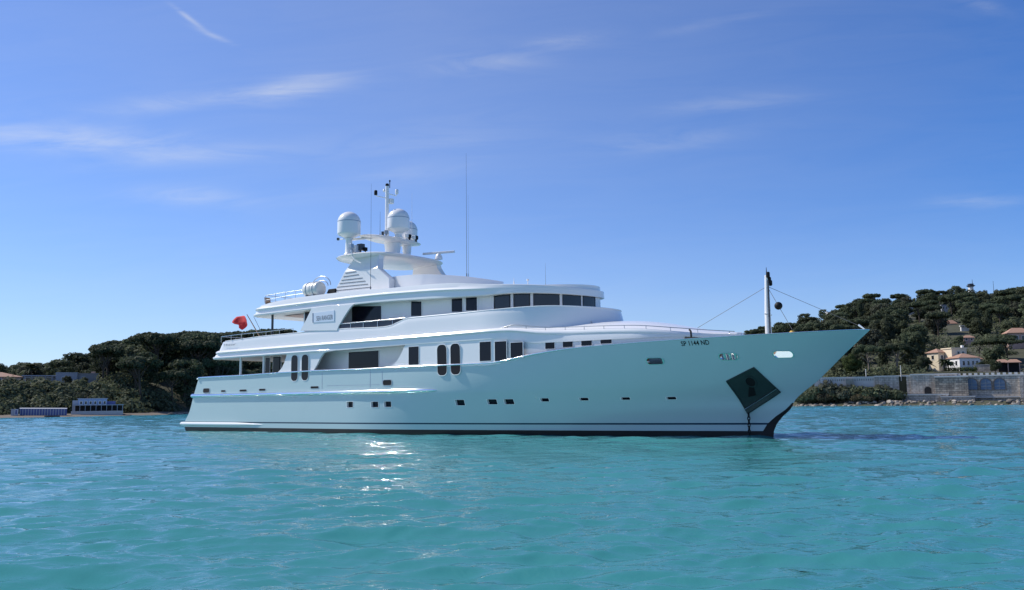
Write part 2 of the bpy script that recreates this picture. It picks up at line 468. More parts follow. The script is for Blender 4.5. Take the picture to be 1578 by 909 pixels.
def window(name, parent, px, bf, r=0.05, frame=0.03, glass='dark_glass', fm='white_trim', proud=0.012, label=None):
    o = rrect(*box_px(*px, bf), r); mb = MB()
    patch(mb, o, bf, proud, 0.05, 0)
    if frame: ring(mb, o, bf, frame, proud + 0.014, 1)
    ob = mb.build(name, [glass, fm], parent, smooth=30)
    if label: ob['label'] = label
    return ob
# hull windows
for px in [(534.5, 619, 544, 627.6), (572, 619, 583, 627.4), (592, 618.6, 603, 627), (702, 616, 716, 624.6), (751, 615.2, 766, 623), (777, 615, 792, 622.8),
           (833, 613.6, 846, 618.6), (893, 613, 907, 617), (957, 612.2, 971, 616), (1027, 611.5, 1042, 615.4)]:
    o = rrect(*box_px(*px, hb), .04); cut_hole(hull, o); mb = MB()
    patch(mb, o, hb, -.16, .03, 0, 1.02); ring(mb, o, hb, .04, .012, 1, back=.17); mb.build('porthole', ['dark_glass', 'gelcoat'], hull, smooth=30)
# fairleads and scuppers
for px, g in [((313.5, 598.5, 323, 605), 'steel'), ((590.5, 585.5, 603.5, 593.5), 'steel'), ((997, 551.8, 1022.5, 561.3), 'steel'), ((1109, 544.8, 1137, 554.6), 'steel'), ((1192.5, 541.4, 1222, 551), 'flag_white')]:
    if px[0] < 900: window('fairlead', hull, px, hb, r=0.12, frame=0.05, glass='rubber', fm='steel', proud=0.01); continue
    o = rrect(*box_px(*px, hb), 0.3, 7); cut_hole(hull, o)
    mb = MB(); ring(mb, o, hb, .05, .03, 0, back=.22); f_ob = mb.build('fairlead', 'chrome', hull, smooth=40)
    if px[0] < 1150:      # rollers seen inside the opening
        xa, xb, za, zb = o[0][0], o[0][0], 9, 0
        xa = min(p[0] for p in o); xb = max(p[0] for p in o); za = min(p[1] for p in o); zb = max(p[1] for p in o)
        r_ = MB()
        for f in ((.2, .5, .8) if px[0] > 1050 else (.9,)):
            x = xa + (xb - xa) * f; r_.tube([(x, -(hb(x, za) - .2), za - .05), (x, -(hb(x, zb) - .2), zb + .05)], .09, 10)
        r_.build('roller', 'chrome', hull, smooth=50)
for px in [(341, 601.2, 347.5, 603.8), (369.5, 600.2, 380, 603.2), (399.5, 599, 409, 602), (479, 595.2, 491, 598.4)]:
    window('scupper', hull, px, hb, r=0.1, frame=0.03, glass='rubber', fm='steel', proud=0.006)
# seams of the boarding gate in the bulwark
def gate():
    mb = MB()
    for a, b in [((496.5, 574), (496.5, 599)), ((570.6, 569), (570.6, 597)), ((589, 572), (588.5, 592)), ((504, 594.3), (585, 592.6)), ((571, 597), (585, 596.6))]:
        p, q = SF(*a, hb), SF(*b, hb); w = 0.02 if abs(p[0] - q[0]) < 1 else 0.012
        if abs(p[0] - q[0]) < 1: o = [(p[0] - w, q[1]), (p[0] + w, q[1]), (p[0] + w, p[1]), (p[0] - w, p[1])]
        else: o = [(p[0], p[1] - w), (q[0], q[1] - w), (q[0], q[1] + w), (p[0], p[1] + w)]
        patch(mb, o, hb, 0.006, 0.02)
    return mb.build('gate_seam', 'dome_band', hull)
gate()
# registration letters
def letters(name, parent, body, px0, px1, bf, h_px, m, bold=0.0, proud=0.012):
    """lettering between two baseline points of the starboard side"""
    A, B = SF(*px0, bf), SF(*px1, bf); T = SF(px0[0], px0[1] - h_px, bf)
    V, F = text_mesh(body, 1.0, bold); w = max(v[0] for v in V); h = max(v[1] for v in V)
    mb = MB(); vs = []
    for v in V:
        u = v[0] / w; X = A[0] + (B[0] - A[0]) * u; z = A[1] + (B[1] - A[1]) * u + (T[1] - A[1]) * v[1] / h
        vs.append((X, -(bf(X, z) + proud), z))
    mb.add(vs, F)
    return mb.build(name, m, parent, fixn=False)
letters('registration_lettering', hull, 'SP 1144 ND', (1050.5, 533.2), (1094, 530.8), hb, 7.2, 'rubber', bold=0.012)
# anchor pocket: a dark recessed plate with a rim, a hawse hole and a lower lip
def pocket():
    cs = [SF(*p, hb) for p in [(1120, 587.6), (1162, 566.4), (1203, 604.2), (1153, 637.2)]]
    def pt(u, v, pr):
        a = [cs[0][k] + (cs[1][k] - cs[0][k]) * u for k in (0, 1)]; b = [cs[3][k] + (cs[2][k] - cs[3][k]) * u for k in (0, 1)]
        X, z = a[0] + (b[0] - a[0]) * v, a[1] + (b[1] - a[1]) * v
        return (X, -(hb(X, z) + pr), z)
    mb = MB()
    g = [[pt(i / 8, j / 8, 0.02) for i in range(9)] for j in range(9)]
    mb.grid(g, 0)
    edge = [pt(i / 8, 0, .03) for i in range(9)] + [pt(1, j / 8, .03) for j in range(1, 9)] + [pt(1 - i / 8, 1, .03) for i in range(1, 9)] + [pt(0, 1 - j / 8, .03) for j in range(1, 9)]
    mb.tube(edge, 0.035, 6, 0)
    po = mb.build('anchor_pocket', ['pocket_steel'], hull, smooth=40)
    lip = MB(); rows = [[pt(i / 8, 0.86, .03) for i in range(9)], [pt(i / 8, 0.87, .10) for i in range(9)], [pt(i / 8, 1.0, .16) for i in range(9)], [pt(i / 8, 1.01, .02) for i in range(9)]]
    lip.grid(rows); lip.tube([pt(i / 8, 0.87, .11) for i in range(9)], 0.022, 6, 1)
    # shank recess and hawse hole
    c = SF(1157.3, 588.5, hb)
    hole = [(c[0] + 0.22 * math.cos(a), c[1] + 0.22 * math.sin(a)) for a in [2 * math.pi * k / 16 for k in range(16)]]
    patch(lip, hole, hb, 0.05, 0.04, 2); ring(lip, hole, hb, 0.05, 0.08, 0)
    s0 = [SF(*p, hb) for p in [(1154.5, 592), (1160.5, 591), (1165.5, 609), (1153.5, 612)]]
    patch(lip, s0, hb, 0.03, 0.02, 2)
    lip.build('anchor', ['pocket_steel', 'steel', 'rubber'], hull, smooth=40)
pocket()
def chain():
    mb = MB(); X, z = SF(1155.8, 637, hb); y = -(hb(X, z) + 0.18)
    k = 0; zz = z
    while zz > -0.4:
        a = 0.09 if k % 2 else 0.035; b = 0.035 if k % 2 else 0.09
        loop = [(X + a * math.cos(w), y + b * math.sin(w) * 0.9, zz - 0.085 + 0.10 * math.sin(w + (math.pi / 2 if 1 else 0))) for w in [2 * math.pi * i / 10 for i in range(11)]]
        loop = [(X + (0.06 * math.cos(w) if k % 2 else 0), y + (0 if k % 2 else 0.06 * math.cos(w)), zz - 0.085 + 0.11 * math.sin(w)) for w in [2 * math.pi * i / 10 for i in range(11)]]
        mb.tube(loop, 0.028, 6, 0, caps=False); zz -= 0.165; k += 1
    o = mb.build('anchor_chain', 'rubber', yacht, smooth=60)
chain()
# decks inside the hull
def decks():
    mb = MB()
    def ol(z, x0, x1):
        xs = [x0 + (x1 - x0) * i / 30 for i in range(31)]
        st = [(x, -(hb(x, z - .1) - 0.16)) for x in xs]
        return st + [(x, -y) for x, y in reversed(st)]
    mb.plate(ol(2.95, 2.2, 34.0), 2.85, 2.95); 
    mb.plate(ol(3.7, 33.0, 47.6), 3.6, 3.7)
    mb.build('main_deck', 'teak', yacht)
decks()

# ------------------------------------------------------------------ main deck house
b_in = lambda X, z: 3.35
ins = lambda X: 0 if X < 30.5 else min((X - 30.5) * .12, .55)
TR0, TR1 = 39.0, 43.7
def tr(X):
    b = bd(min(X, 45.0)) - ins(X)
    return b * (1 if X < TR0 else math.sqrt(max(1 - ((X - TR0) / (TR1 - TR0)) ** 2, 0.0)))
def prism_side(mb, poly, bf, thick, mi=0, inset=0.0, step=0.8):
    """outline (X, Z) as a plate following the side bf, cut at regular X so that it bends with it"""
    bm = bmesh.new(); vs = [bm.verts.new((p[0], 0, p[1])) for p in poly]; bm.faces.new(vs)
    x0, x1 = min(p[0] for p in poly), max(p[0] for p in poly)
    x = math.ceil(x0 / step) * step
    while x < x1 - 1e-3:
        if x > x0 + 1e-3:
            bmesh.ops.bisect_plane(bm, geom=list(bm.verts) + list(bm.edges) + list(bm.faces), plane_co=(x, 0, 0), plane_no=(1, 0, 0))
        x += step
    bmesh.ops.triangulate(bm, faces=bm.faces)
    bm.verts.index_update(); bm.verts.ensure_lookup_table()
    n = len(bm.verts)
    A = [(v.co.x, -(bf(v.co.x, v.co.z) - inset), v.co.z) for v in bm.verts]
    B = [(v.co.x, -(bf(v.co.x, v.co.z) - inset - thick), v.co.z) for v in bm.verts]
    fs = [tuple(v.index for v in f.verts) for f in bm.faces]
    fs2 = [tuple(n + i for i in reversed(f)) for f in fs]
    side = []
    for e in bm.edges:
        if len(e.link_faces) == 1:
            a, b = e.verts[0].index, e.verts[1].index; side.append((a, b, b + n, a + n))
    mb.add(A + B, fs + fs2 + side, mi); bm.free()

L0 = pchip([S(320.4, 554.2), S(400, 548.6), S(515, 540.2), S(560, 536.5), S(628, 531.0), S(700, 526.2), S(759, 522.0), S(785, 523.0), S(811, 528.5)])
L1 = pchip([S(321, 551.6), S(515, 538.4), (30, L0(30) + .1)])
L2 = pchip([S(325, 543.4), S(470, 532), S(640, 518.6), S(773.5, 507.6)] + [(34.0, 5.70), S(970, 508.8, -3.75), S(1032, 512.2, -3.4), (43.0, 5.14), (46, 5.0)])
def main_house():
    mb = MB()
    # inner deckhouse box
    mb.box((19.5, 0, 4.2), (16.6, 6.7, 2.5))
    h = mb.build('main_deck_house', 'gelcoat', yacht, smooth=30)
    window('window', h, (537.5, 541.5, 583.8, 567.5), b_in, r=0.03, frame=0.05, label='wide dark saloon window behind the side deck')
    window('glass_door', h, (421, 549.5, 433, 577), b_in, r=0.03, frame=0.04)
    window('glass_door', h, (409.5, 551, 416, 577), b_in, r=0.03, frame=0.04)
    return h
house = main_house()
def side_plating():
    mb = MB()
    def under(x): return L0(x) + 0.02
    # aft wing with its raked edges
    P = [S(*p, -4.45) for p in [(422, 576), (428, 573.5), (434, 567), (438.5, 557.5), (441, 549)]]
    Q = [S(*p, -4.45) for p in [(505, 541.8), (499, 544), (494.5, 550), (488, 563), (484, 569.5), (481, 572.5)]]
    top = [(x, under(x)) for x in np.linspace(P[-1][0] + .05, Q[0][0] + .1, 8)]
    poly = P + top + Q
    prism_side(mb, poly, bd, 0.14, 0, 0.03)
    # forward part, from the curved end of the side deck to the trunk
    R = [S(*p, -4.45) for p in [(591, 568), (600, 565), (608, 560), (613.5, 554), (618, 546), (622, 537), (624, 533)]]
    x_end = 41.6
    top = [(x, under(x)) for x in np.linspace(R[-1][0] + .1, 31.0, 14)] + [(x, L2(x) - 0.1) for x in np.linspace(31.6, x_end, 24)]
    bot = [(x, sheer(x) - 0.12) for x in np.linspace(x_end, R[0][0] + .1, 60)]
    poly = R + top + bot
    prism_side(mb, poly, lambda X, z: tr(X), 0.14, 0, 0.03)
    o = mb.build('side_plating', 'gelcoat', yacht, smooth=30, fixn=True)
    m2 = MB(); m2.v = [(x, -y, z) for x, y, z in mb.v]; m2.f = [tuple(reversed(f)) for f in mb.f]; m2.m = mb.m; m2.build('side_plating', 'gelcoat', yacht, smooth=30)
    bs = lambda X, z: bd(X) - 0.03
    for px in [(449, 547.2, 459, 587), (465, 546.4, 475.4, 586), (674, 531.2, 688.6, 578.4), (694.6, 529.4, 709.6, 577)]:
        window('window', o, px, lambda X, z: max(bd(X) - 0.03, hb(X, z)), r=0.28, proud=.008, frame=0.035, label='tall dark window with rounded ends')
    for px in [(630, 534.2, 645.6, 562), (739.5, 526.6, 757, 556.2), (762.8, 526, 780.8, 556), (787, 527.6, 806, 551)]:
        window('window', o, px, bs, r=0.03, frame=0.03)
    bt = lambda X, z: bd(X) - (0.03 if X < 30.5 else min((X - 30.5) * .12, .55) + 0.03)
    for px in [(840.5, 526.2, 855, 537.4), (867.6, 524.6, 883, 534.8), (896, 523.2, 912.4, 532.4), (925.6, 522.2, 943, 529.2)]:
        window('window', o, px, bt, r=0.04, frame=0.03)
    return o
plating = side_plating()
# ------------------------------------------------------------------ lofted deck slabs
def half_path(x0, rc, bf, xs):
    """starboard half of a plan outline: transom, rounded quarter, side"""
    b = bf(x0 + rc); out = []
    for k in range(4): out.append((x0, -(b - rc) * k / 4))
    for k in range(7):
        a = math.pi / 2 * k / 6; out.append((x0 + rc - rc * math.cos(a), -(b - rc) - rc * math.sin(a)))
    for x in xs: out.append((x, -bf(x)))
    return out
def rounded(bf, Xc, a):
    B = bf(Xc)
    return lambda X: bf(X) if X <= Xc else B * math.sqrt(max(1 - ((X - Xc) / a) ** 2, 0.0))
def front_xs(x0, Xc, a, n=26, m=20):
    return [x0 + (Xc - x0) * i / n for i in range(1, n + 1)] + [Xc + a * math.sin(math.pi / 2 * k / m) for k in range(1, m + 1)]
def fit_a(Xc, B, z, px):
    """length of the rounded front whose outline just reaches picture column px"""
    lo, hi = 1.0, 16.0
    for _ in range(40):
        a = (lo + hi) / 2
        m = max(P_b(Xc + a * math.sin(t), -B * math.cos(t), z)[0] for t in np.linspace(0, math.pi / 2, 60))
        if m < px: lo = a
        else: hi = a
    return a
L3 = pchip([S(333, 529.2, -4.45), S(344.4, 526, -4.45), S(367.7, 523, -4.45), S(405.6, 517.9, -4.45), S(520.6, 507.4, -4.45), S(588, 504.2, -4.45), S(600, 502.3, -4.45), S(614, 496, -4.45), S(629, 490.3, -4.45), S(700, 483.5, -4.45), S(762, 476.7, -4.45), (33.5, 7.22), (37.5, 7.02)])
def upper_deck():
    xa = [S(320.4, 554.2)[0], S(320.6, 552)[0], S(323, 547)[0], S(325, 543.6)[0]]
    NX = 70
    fr = [i / NX for i in range(1, NX + 1)]
    xend = TR1 - .02
    rows = []
    lip = lambda X: 1 - sm(X, 15.5, 17.2)
    kn = lambda X: 1 - 0.75 * sm(X, 31, 36)
    # (x start, offset, height)
    spec = [
        (xa[0], lambda X: -0.30, lambda X: L0(X) + .02), (xa[0], lambda X: 0.02, L0),
        (xa[1], lambda X: 0.02 + .08 * lip(X), lambda X: L1(X) - .10 if lip(X) > .01 else L0(X) + .02),
        (xa[1], lambda X: 0.02 + .11 * lip(X), lambda X: (L1(X) - .02) * lip(X) + (L0(X) + .05) * (1 - lip(X))),
        (xa[1], lambda X: 0.02 + .08 * lip(X), lambda X: (L1(X) + .03) * lip(X) + (L0(X) + .08) * (1 - lip(X))),
        (xa[1] + .03, lambda X: 0.02, lambda X: (L1(X) + .05) * lip(X) + (L0(X) + .12) * (1 - lip(X))),
        (xa[2], lambda X: 0.01, lambda X: .5 * L1(X) + .5 * L2(X) if X < 29 else .4 * L0(X) + .6 * L2(X)),
        (xa[3], lambda X: 0.00, lambda X: L2(X) - .13), (xa[3], lambda X: .10 * kn(X), lambda X: L2(X) - .10),
        (xa[3], lambda X: .13 * kn(X), lambda X: L2(X) - .05), (xa[3], lambda X: .11 * kn(X), lambda X: L2(X) - .01), (xa[3] + .02, lambda X: .06 * kn(X), lambda X: L2(X) + .05), (xa[3] + .05, lambda X: -.02, lambda X: L2(X) + .10)]
    def tall(X): return L2(X) if X > 29.5 else L0(X) + 9
    for x0, of, zf in spec:
        xs = [x0 + .9 + (xend - x0 - .9) * (1 - (1 - f) ** 1.4) for f in fr]
        pth = half_path(x0, .9, lambda X: max(tr(X) + of(X), 0.0) if X < xend - 1e-6 else 0.0, xs)
        rows.append([(X, y, zf(max(X, xa[0]))) for X, y in pth])
    cam_ = lambda X: -0.35 + 1.0 * sm(X, 29.5, 33.5) - 0.48 * sm(X, 37, 43.7)
    base0 = rows[-1]
    for k in (0.97, 0.9, 0.8, 0.65, 0.45, 0.2, 0.0):
        base = rows[-1] if k > .96 else base0
        rows.append([(X, y * k, L2(max(X, xa[0])) + .10 + (cam_(X) if cam_(X) < 0 else cam_(X) * (1 - k ** 2.2))) for X, y, z in base])
    under = [[(X, y * k, z) for X, y, z in rows[0]] for k in (0.0, .5)]
    mb = MB(); mb.grid(under + rows[:2], 1); mb.grid(rows[1:], 0); mb.mirror()
    return mb.build('upper_deck', ['gelcoat', 'satin_white'], yacht, smooth=32, weld=0.003)
udeck = upper_deck()
letters('stern_lettering', udeck, 'Miesar', (344.8, 533.6), (363.5, 531.6), lambda X, z: bd(X) + .005, 3.2, 'ink_grey')

BW_XC = 29.4
BW_A = fit_a(BW_XC, 4.36, 7.0, 946); BW_A2 = fit_a(BW_XC, 4.40, 6.5, 955)
def bulwark():
    xa = S(326, 541)[0]; xb = S(333, 529.2, -4.45)[0]
    rows = []
    def lev(x0, dz, of, a, zf):
        b0 = lambda X: bd(X) - 0.03 - of
        bf = rounded(b0, BW_XC, a)
        pth = half_path(x0, .9, bf, front_xs(x0 + .9, BW_XC, a, 60, 26))
        return [(X, y, zf(X)) for X, y in pth]
    low = lambda X: L2(min(X, 33)) - .05
    rows.append(lev(xa, 0, 0.0, BW_A2, low))
    for f in (.25, .5, .75):
        rows.append(lev(lerp(xa, xb, f), 0, .02 + .05 * f, lerp(BW_A2, BW_A, f), lambda X, f=f: low(X) + (L3(X) - low(X)) * f))
    rows.append(lev(xb, 0, .07, BW_A, lambda X: L3(X) - .04)); rows.append(lev(xb, 0, .09, BW_A, lambda X: L3(X)))
    rows.append(lev(xb + .1, 0, .20, BW_A - .1, lambda X: L3(X))); rows.append(lev(xb + .1, 0, .22, BW_A - .12, lambda X: low(X) - .2))
    mb = MB(); mb.grid(rows); mb.mirror()
    o = mb.build('bridge_bulwark', 'gelcoat', yacht, smooth=32, weld=0.003)
    cap = MB(); cap.tube([(X, y, z + .015) for X, y, z in rows[5][10:]], .035, 6); cap.mirror()
    cap.build('cap_rail', 'white_trim', o, smooth=50)
    # lower step outside the rounded front
    st = MB(); a3 = fit_a(BW_XC, 4.4, 6.2, 962); r2 = []
    for a, zf in ((a3, lambda X: 5.2), (a3 - .12, lambda X: 6.30), (a3 - .2, lambda X: 6.36), (BW_A2 - .3, lambda X: 6.37)):
        r2.append([(BW_XC + a * math.sin(t), -(4.0 if a > BW_A2 - .25 else 3.9) * math.cos(t), zf(0)) for t in np.linspace(math.radians(62), math.pi / 2, 24)])
    st.grid(r2); st.mirror(); st.build('breakwater_step', 'gelcoat', o, smooth=32, weld=.003)
    return o
bulw = bulwark()

# upper deck house with the wheelhouse
BH_B, BH_XC = 3.45, 27.6
BH_A = fit_a(BH_XC, BH_B, 7.6, 918.5)
def bh_path(t):
    """t 0..1 along the flat side, 1..2 round the front"""
    if t < 1: return (13.0 + (BH_XC - 13.0) * t, -BH_B)
    w = (t - 1) * math.pi / 2; return (BH_XC + BH_A * math.sin(w), -BH_B * math.cos(w))
def t_at(px, z):
    lo, hi = 0.0, 1.97
    best = None
    ts = np.linspace(0, 1.999, 1500); v = [P_b(*bh_path(t), z)[0] for t in ts]
    i = int(np.argmax(v)); j = int(np.searchsorted(v[:i + 1], px)); j = min(max(j, 1), i)
    a, b = v[j - 1], v[j]; return ts[j - 1] + (ts[j] - ts[j - 1]) * (0 if b == a else min(max((px - a) / (b - a), 0), 1))
def z_at(X, Y, py):
    a, b = P_b(X, Y, 7.0)[1], P_b(X, Y, 8.0)[1]; return 7.0 + (py - a) / (b - a)
def bridge_house():
    mb = MB(); ts = [i / 8 for i in range(8)] + [1 + i / 28 for i in range(29)]
    rows = []
    for z in (5.3, 7.0, 7.9, 8.6): rows.append([(*bh_path(t), z) for t in ts])
    mb.grid(rows); mb.mirror()
    mb.add([(13, -BH_B, 5.3), (13, BH_B, 5.3), (13, BH_B, 8.6), (13, -BH_B, 8.6)], [(0, 1, 2, 3)])
    o = mb.build('bridge_house', 'gelcoat', yacht, smooth=40, weld=.002)
    return o
bhouse = bridge_house()
def wall_window(px, glass, frame=0.04, name='window', fm='white_trim', proud=.015, label=None):
    x0, y0, x1, y1 = px; zc = 7.6
    a, b = t_at(x0, zc), t_at(x1, zc); n = 8
    def strip(pr, g=0.0):
        dt = g / ((BH_XC - 13.0) if a < 1 else BH_A)
        rows = [[], []]
        for i in range(n + 1):
            t = a - dt + (b - a + 2 * dt) * i / n; X, Y = bh_path(t)
            e = 1e-3; X2, Y2 = bh_path(min(t + e, 2)); X1, Y1 = bh_path(t - e); tx, ty = X2 - X1, Y2 - Y1; l = math.hypot(tx, ty); nx, ny = ty / l, -tx / l
            f = i / n; zt = z_at(X, Y, y0) + g; zb = z_at(X, Y, y1) - g
            rows[0].append((X + nx * pr, Y + ny * pr, zb)); rows[1].append((X + nx * pr, Y + ny * pr, zt))
        return rows
    mb = MB(); A = strip(proud); mb.grid(A, 0)
    In, Out = strip(proud + .02), strip(proud + .02, frame); Bk = strip(-.02, frame)
    lo = lambda R: R[0] + R[1][::-1]
    i_, o_, k_ = lo(In), lo(Out), lo(Bk)
    mb.grid([i_ + [i_[0]], o_ + [o_[0]], k_ + [k_[0]]], 1)
    ob = mb.build(name, [glass, fm], bhouse, smooth=40)
    if label: ob['label'] = label
for px in [(542.5, 471.5, 588, 495.5), (634, 464.5, 650, 487), (696.5, 458, 713, 480.5), (718.5, 456, 735.5, 478.5)]:
    wall_window(px, 'dark_glass')
for px in [(762.5, 449.6, 785.5, 477), (792.5, 448.8, 816, 477), (823, 449.0, 861.5, 477.5), (867.5, 451.8, 894.5, 478.5), (898.5, 455.0, 916.5, 479)]:
    wall_window(px, 'bridge_glass', frame=.03, fm='rubber', label='wheelhouse window in a dark frame')
for px in [(463.3, 481, 467.5, 508), (470, 479, 478, 508)]:
    wall_window(px, 'dark_glass', name='glass_door')
def seams():
    mb = MB()
    for x in (741, 757):
        X, Y = bh_path(t_at(x, 7.6)); mb.box((X, Y, 7.6), (.05, .03, 1.5))
    mb.build('door_trim', 'white_trim', bhouse)
seams()
def upper_wing():
    P = [S(*p, -4.43) for p in [(462.3, 509.5), (472, 492), (480.5, 474.5)]]
    Q = [S(*p, -4.43) for p in [(545, 468.5), (541.5, 472), (537, 477.5), (529, 490), (521.5, 503), (519.3, 509)]]
    mb = MB(); prism_side(mb, P + Q, lambda X, z: bd(X) - .06, .14)
    o = mb.build('upper_wing', 'gelcoat', yacht, smooth=30)
    m2 = MB(); m2.v = [(x, -y, z) for x, y, z in mb.v]; m2.f = [tuple(reversed(f)) for f in mb.f]; m2.m = mb.m; m2.build('upper_wing', 'gelcoat', yacht, smooth=30)
upper_wing()
def name_board():
    mb = MB(); bs = lambda X, z: bd(X) - .06
    A = SF(482.6, 482.5, bs); B = SF(515.5, 478, bs); C = SF(515.5, 495, bs); D = SF(482.6, 497, bs)
    patch(mb, [D, C, B, A], bs, .03, .05, 0)
    patch(mb, [(D[0] - .02, D[1]), (D[0] + .05, D[1]), (A[0] + .05, A[1]), (A[0] - .02, A[1])], bs, .04, .05, 1)
    o = mb.build('name_board', ['panel_pale', 'ink_blue'], yacht)
    letters('lettering', o, 'SEA RANGER', (487.5, 494.2), (512.8, 491.6), lambda X, z: bd(X) - .03, 7.0, 'ink_grey', bold=.005)
name_board()

# ------------------------------------------------------------------ roof / sun deck slab
R0 = pchip([S(382.8, 488.4, -4.35), S(460, 479.6, -4.35), S(554, 468.6, -4.35), S(600, 464.6, -4.35), S(650, 461.4, -4.35), S(735, 455, -4.35), (31, 8.13), (33, 8.05), (35.6, 7.83)])
R1 = pchip([S(383, 486, -4.35), S(470, 476.2, -4.35), S(554, 466.4, -4.35), (30, R0(30) + .1)])
R2 = pchip([S(385.6, 477, -4.35), S(470, 466.3, -4.35), S(560, 455.6, -4.35), S(640, 448.5, -4.35), S(700, 444.6, -4.35), (30, 8.50), (33, 8.38), (35.6, 8.06)])
R3 = pchip([S(391, 473.2, -4.3), S(420, 464.5, -4.3), S(461.7, 457, -4.3), S(540, 447.5, -4.3), S(600, 443, -4.3), S(640, 439, -4.3), S(690, 435.4, -4.2), (30, 8.76), (33, 8.55), (35.6, 8.2)])
RF_XC = 25.5
def roof_b(X): return 4.35 - .10 * ((20 - min(X, 26)) / 12) ** 2
RF_A = fit_a(RF_XC, roof_b(RF_XC), 8.1, 923)
def sun_deck():
    xa = [S(382.8, 488.4, -4.35)[0], S(385.6, 477, -4.35)[0], S(391, 473.2, -4.3)[0]]
    rows = []
    lip = lambda X: 1 - sm(X, 16.6, 18.0)
    kn = lambda X: 1 - sm(X, 28, 31)
    def lev(x0, of, zf, da=0.0):
        a = RF_A + da
        bf = lambda X: rounded(roof_b, RF_XC, a)(X) + of(X) * (1 if X < RF_XC + a * .995 else 0)
        xs = front_xs(x0 + .9, RF_XC, a, 40, 30)
        pth = half_path(x0, .9, lambda X: max(bf(X), 0), xs); pth[-1] = (RF_XC + a, 0.0)
        return [(X, y, zf(min(X, 35.6))) for X, y in pth]
    S_ = [(xa[0], lambda X: -.05, R0, -.06), (xa[0], lambda X: .0 + .08 * lip(X), lambda X: R0(X) + .04, 0), (xa[0], lambda X: .10 * lip(X), lambda X: lerp(R0(X) + .06, R1(X), lip(X)), 0),
          (xa[0] + .02, lambda X: .08 * lip(X), lambda X: lerp(R0(X) + .08, R1(X) + .05, lip(X)), 0), (xa[0] + .05, lambda X: 0, lambda X: lerp(R0(X) + .10, R1(X) + .07, lip(X)), 0),
          (xa[1], lambda X: -.02, lambda X: R2(X) - .13, 0), (xa[1], lambda X: .09 * kn(X) - .02, lambda X: R2(X) - .09, 0), (xa[1], lambda X: .12 * kn(X) - .02, lambda X: R2(X) - .04, 0), (xa[1] + .02, lambda X: .09 * kn(X) - .03, lambda X: R2(X) + .01, 0), (xa[1] + .05, lambda X: .03 * kn(X) - .04, lambda X: R2(X) + .08, 0),
          (xa[2], lambda X: -.045, lambda X: R3(X) - .12, 0), (xa[2] + .03, lambda X: -.07, lambda X: R3(X) - .03, 0), (xa[2] + .06, lambda X: -.14, R3, -.02)]
    for (x0, of, zf, da), f in zip(S_, (0, .06, .12, .18, .24, .45, .55, .64, .72, .86, .95, 1.0)):
        rows.append(lev(x0, of, lambda X, zf=zf, f=f: lerp(R0(X) + f * (R3(X) - R0(X)), zf(X), kn(X)), da))
    base = rows[-1]
    top = [[(X, y * k, R3(min(X, 35.6)) - .12 * (1 - k)) for X, y, z in base] for k in (.85, .5, 0)]
    und = [[(X, y * k, z + .02) for X, y, z in rows[0]] for k in (0, .5, .95)]
    mb = MB(); mb.grid(und + rows[:1], 1); mb.grid(rows + top, 0); mb.mirror()
    return mb.build('sun_deck', ['gelcoat', 'satin_white'], yacht, smooth=32, weld=.003)
roof = sun_deck()
def ceiling_panel():
    mb = MB(); x0, x1 = 9.6, 13.0
    mb.add([(x0 + .6, -3.1, R0(10.5) - .03), (x1, -3.1, R0(12.8) - .03), (x1, 3.1, R0(12.8) - .03), (x0 + .6, 3.1, R0(10.5) - .03)], [(0, 1, 2, 3)])
    mb.build('ceiling_panel', 'ceiling_wood', roof)
ceiling_panel()
def coaming():
    Xc = 22.0; B = 3.0; z = 9.3
    a = fit_a(Xc, B, 9.15, 769)
    rows = []
    T = pchip([S(593, 428, -3), S(612, 425, -3), S(632, 423, -3), S(700, 423, -2.6), (28.5, 9.42), (31, 9.15)])
    xs = [S(594, 430, -3)[0] + (Xc - S(594, 430, -3)[0]) * i / 6 for i in range(7)]
    for zf, k in ((lambda X: 8.3, 1.0), (lambda X: T(X) - .02, .985), (lambda X: T(X), .97), (lambda X: T(X), .93), (lambda X: 8.3, .92)):
        rows.append([(X, -B * k, zf(X)) for X in xs] + [(Xc + a * k * math.sin(t), -B * k * math.cos(t), zf(Xc + a * math.sin(t))) for t in np.linspace(.03, math.pi / 2, 40)])
    mb = MB(); mb.grid(rows); mb.mirror()
    o = mb.build('sun_deck_coaming', 'gelcoat', yacht, smooth=35, weld=.003)
coaming()

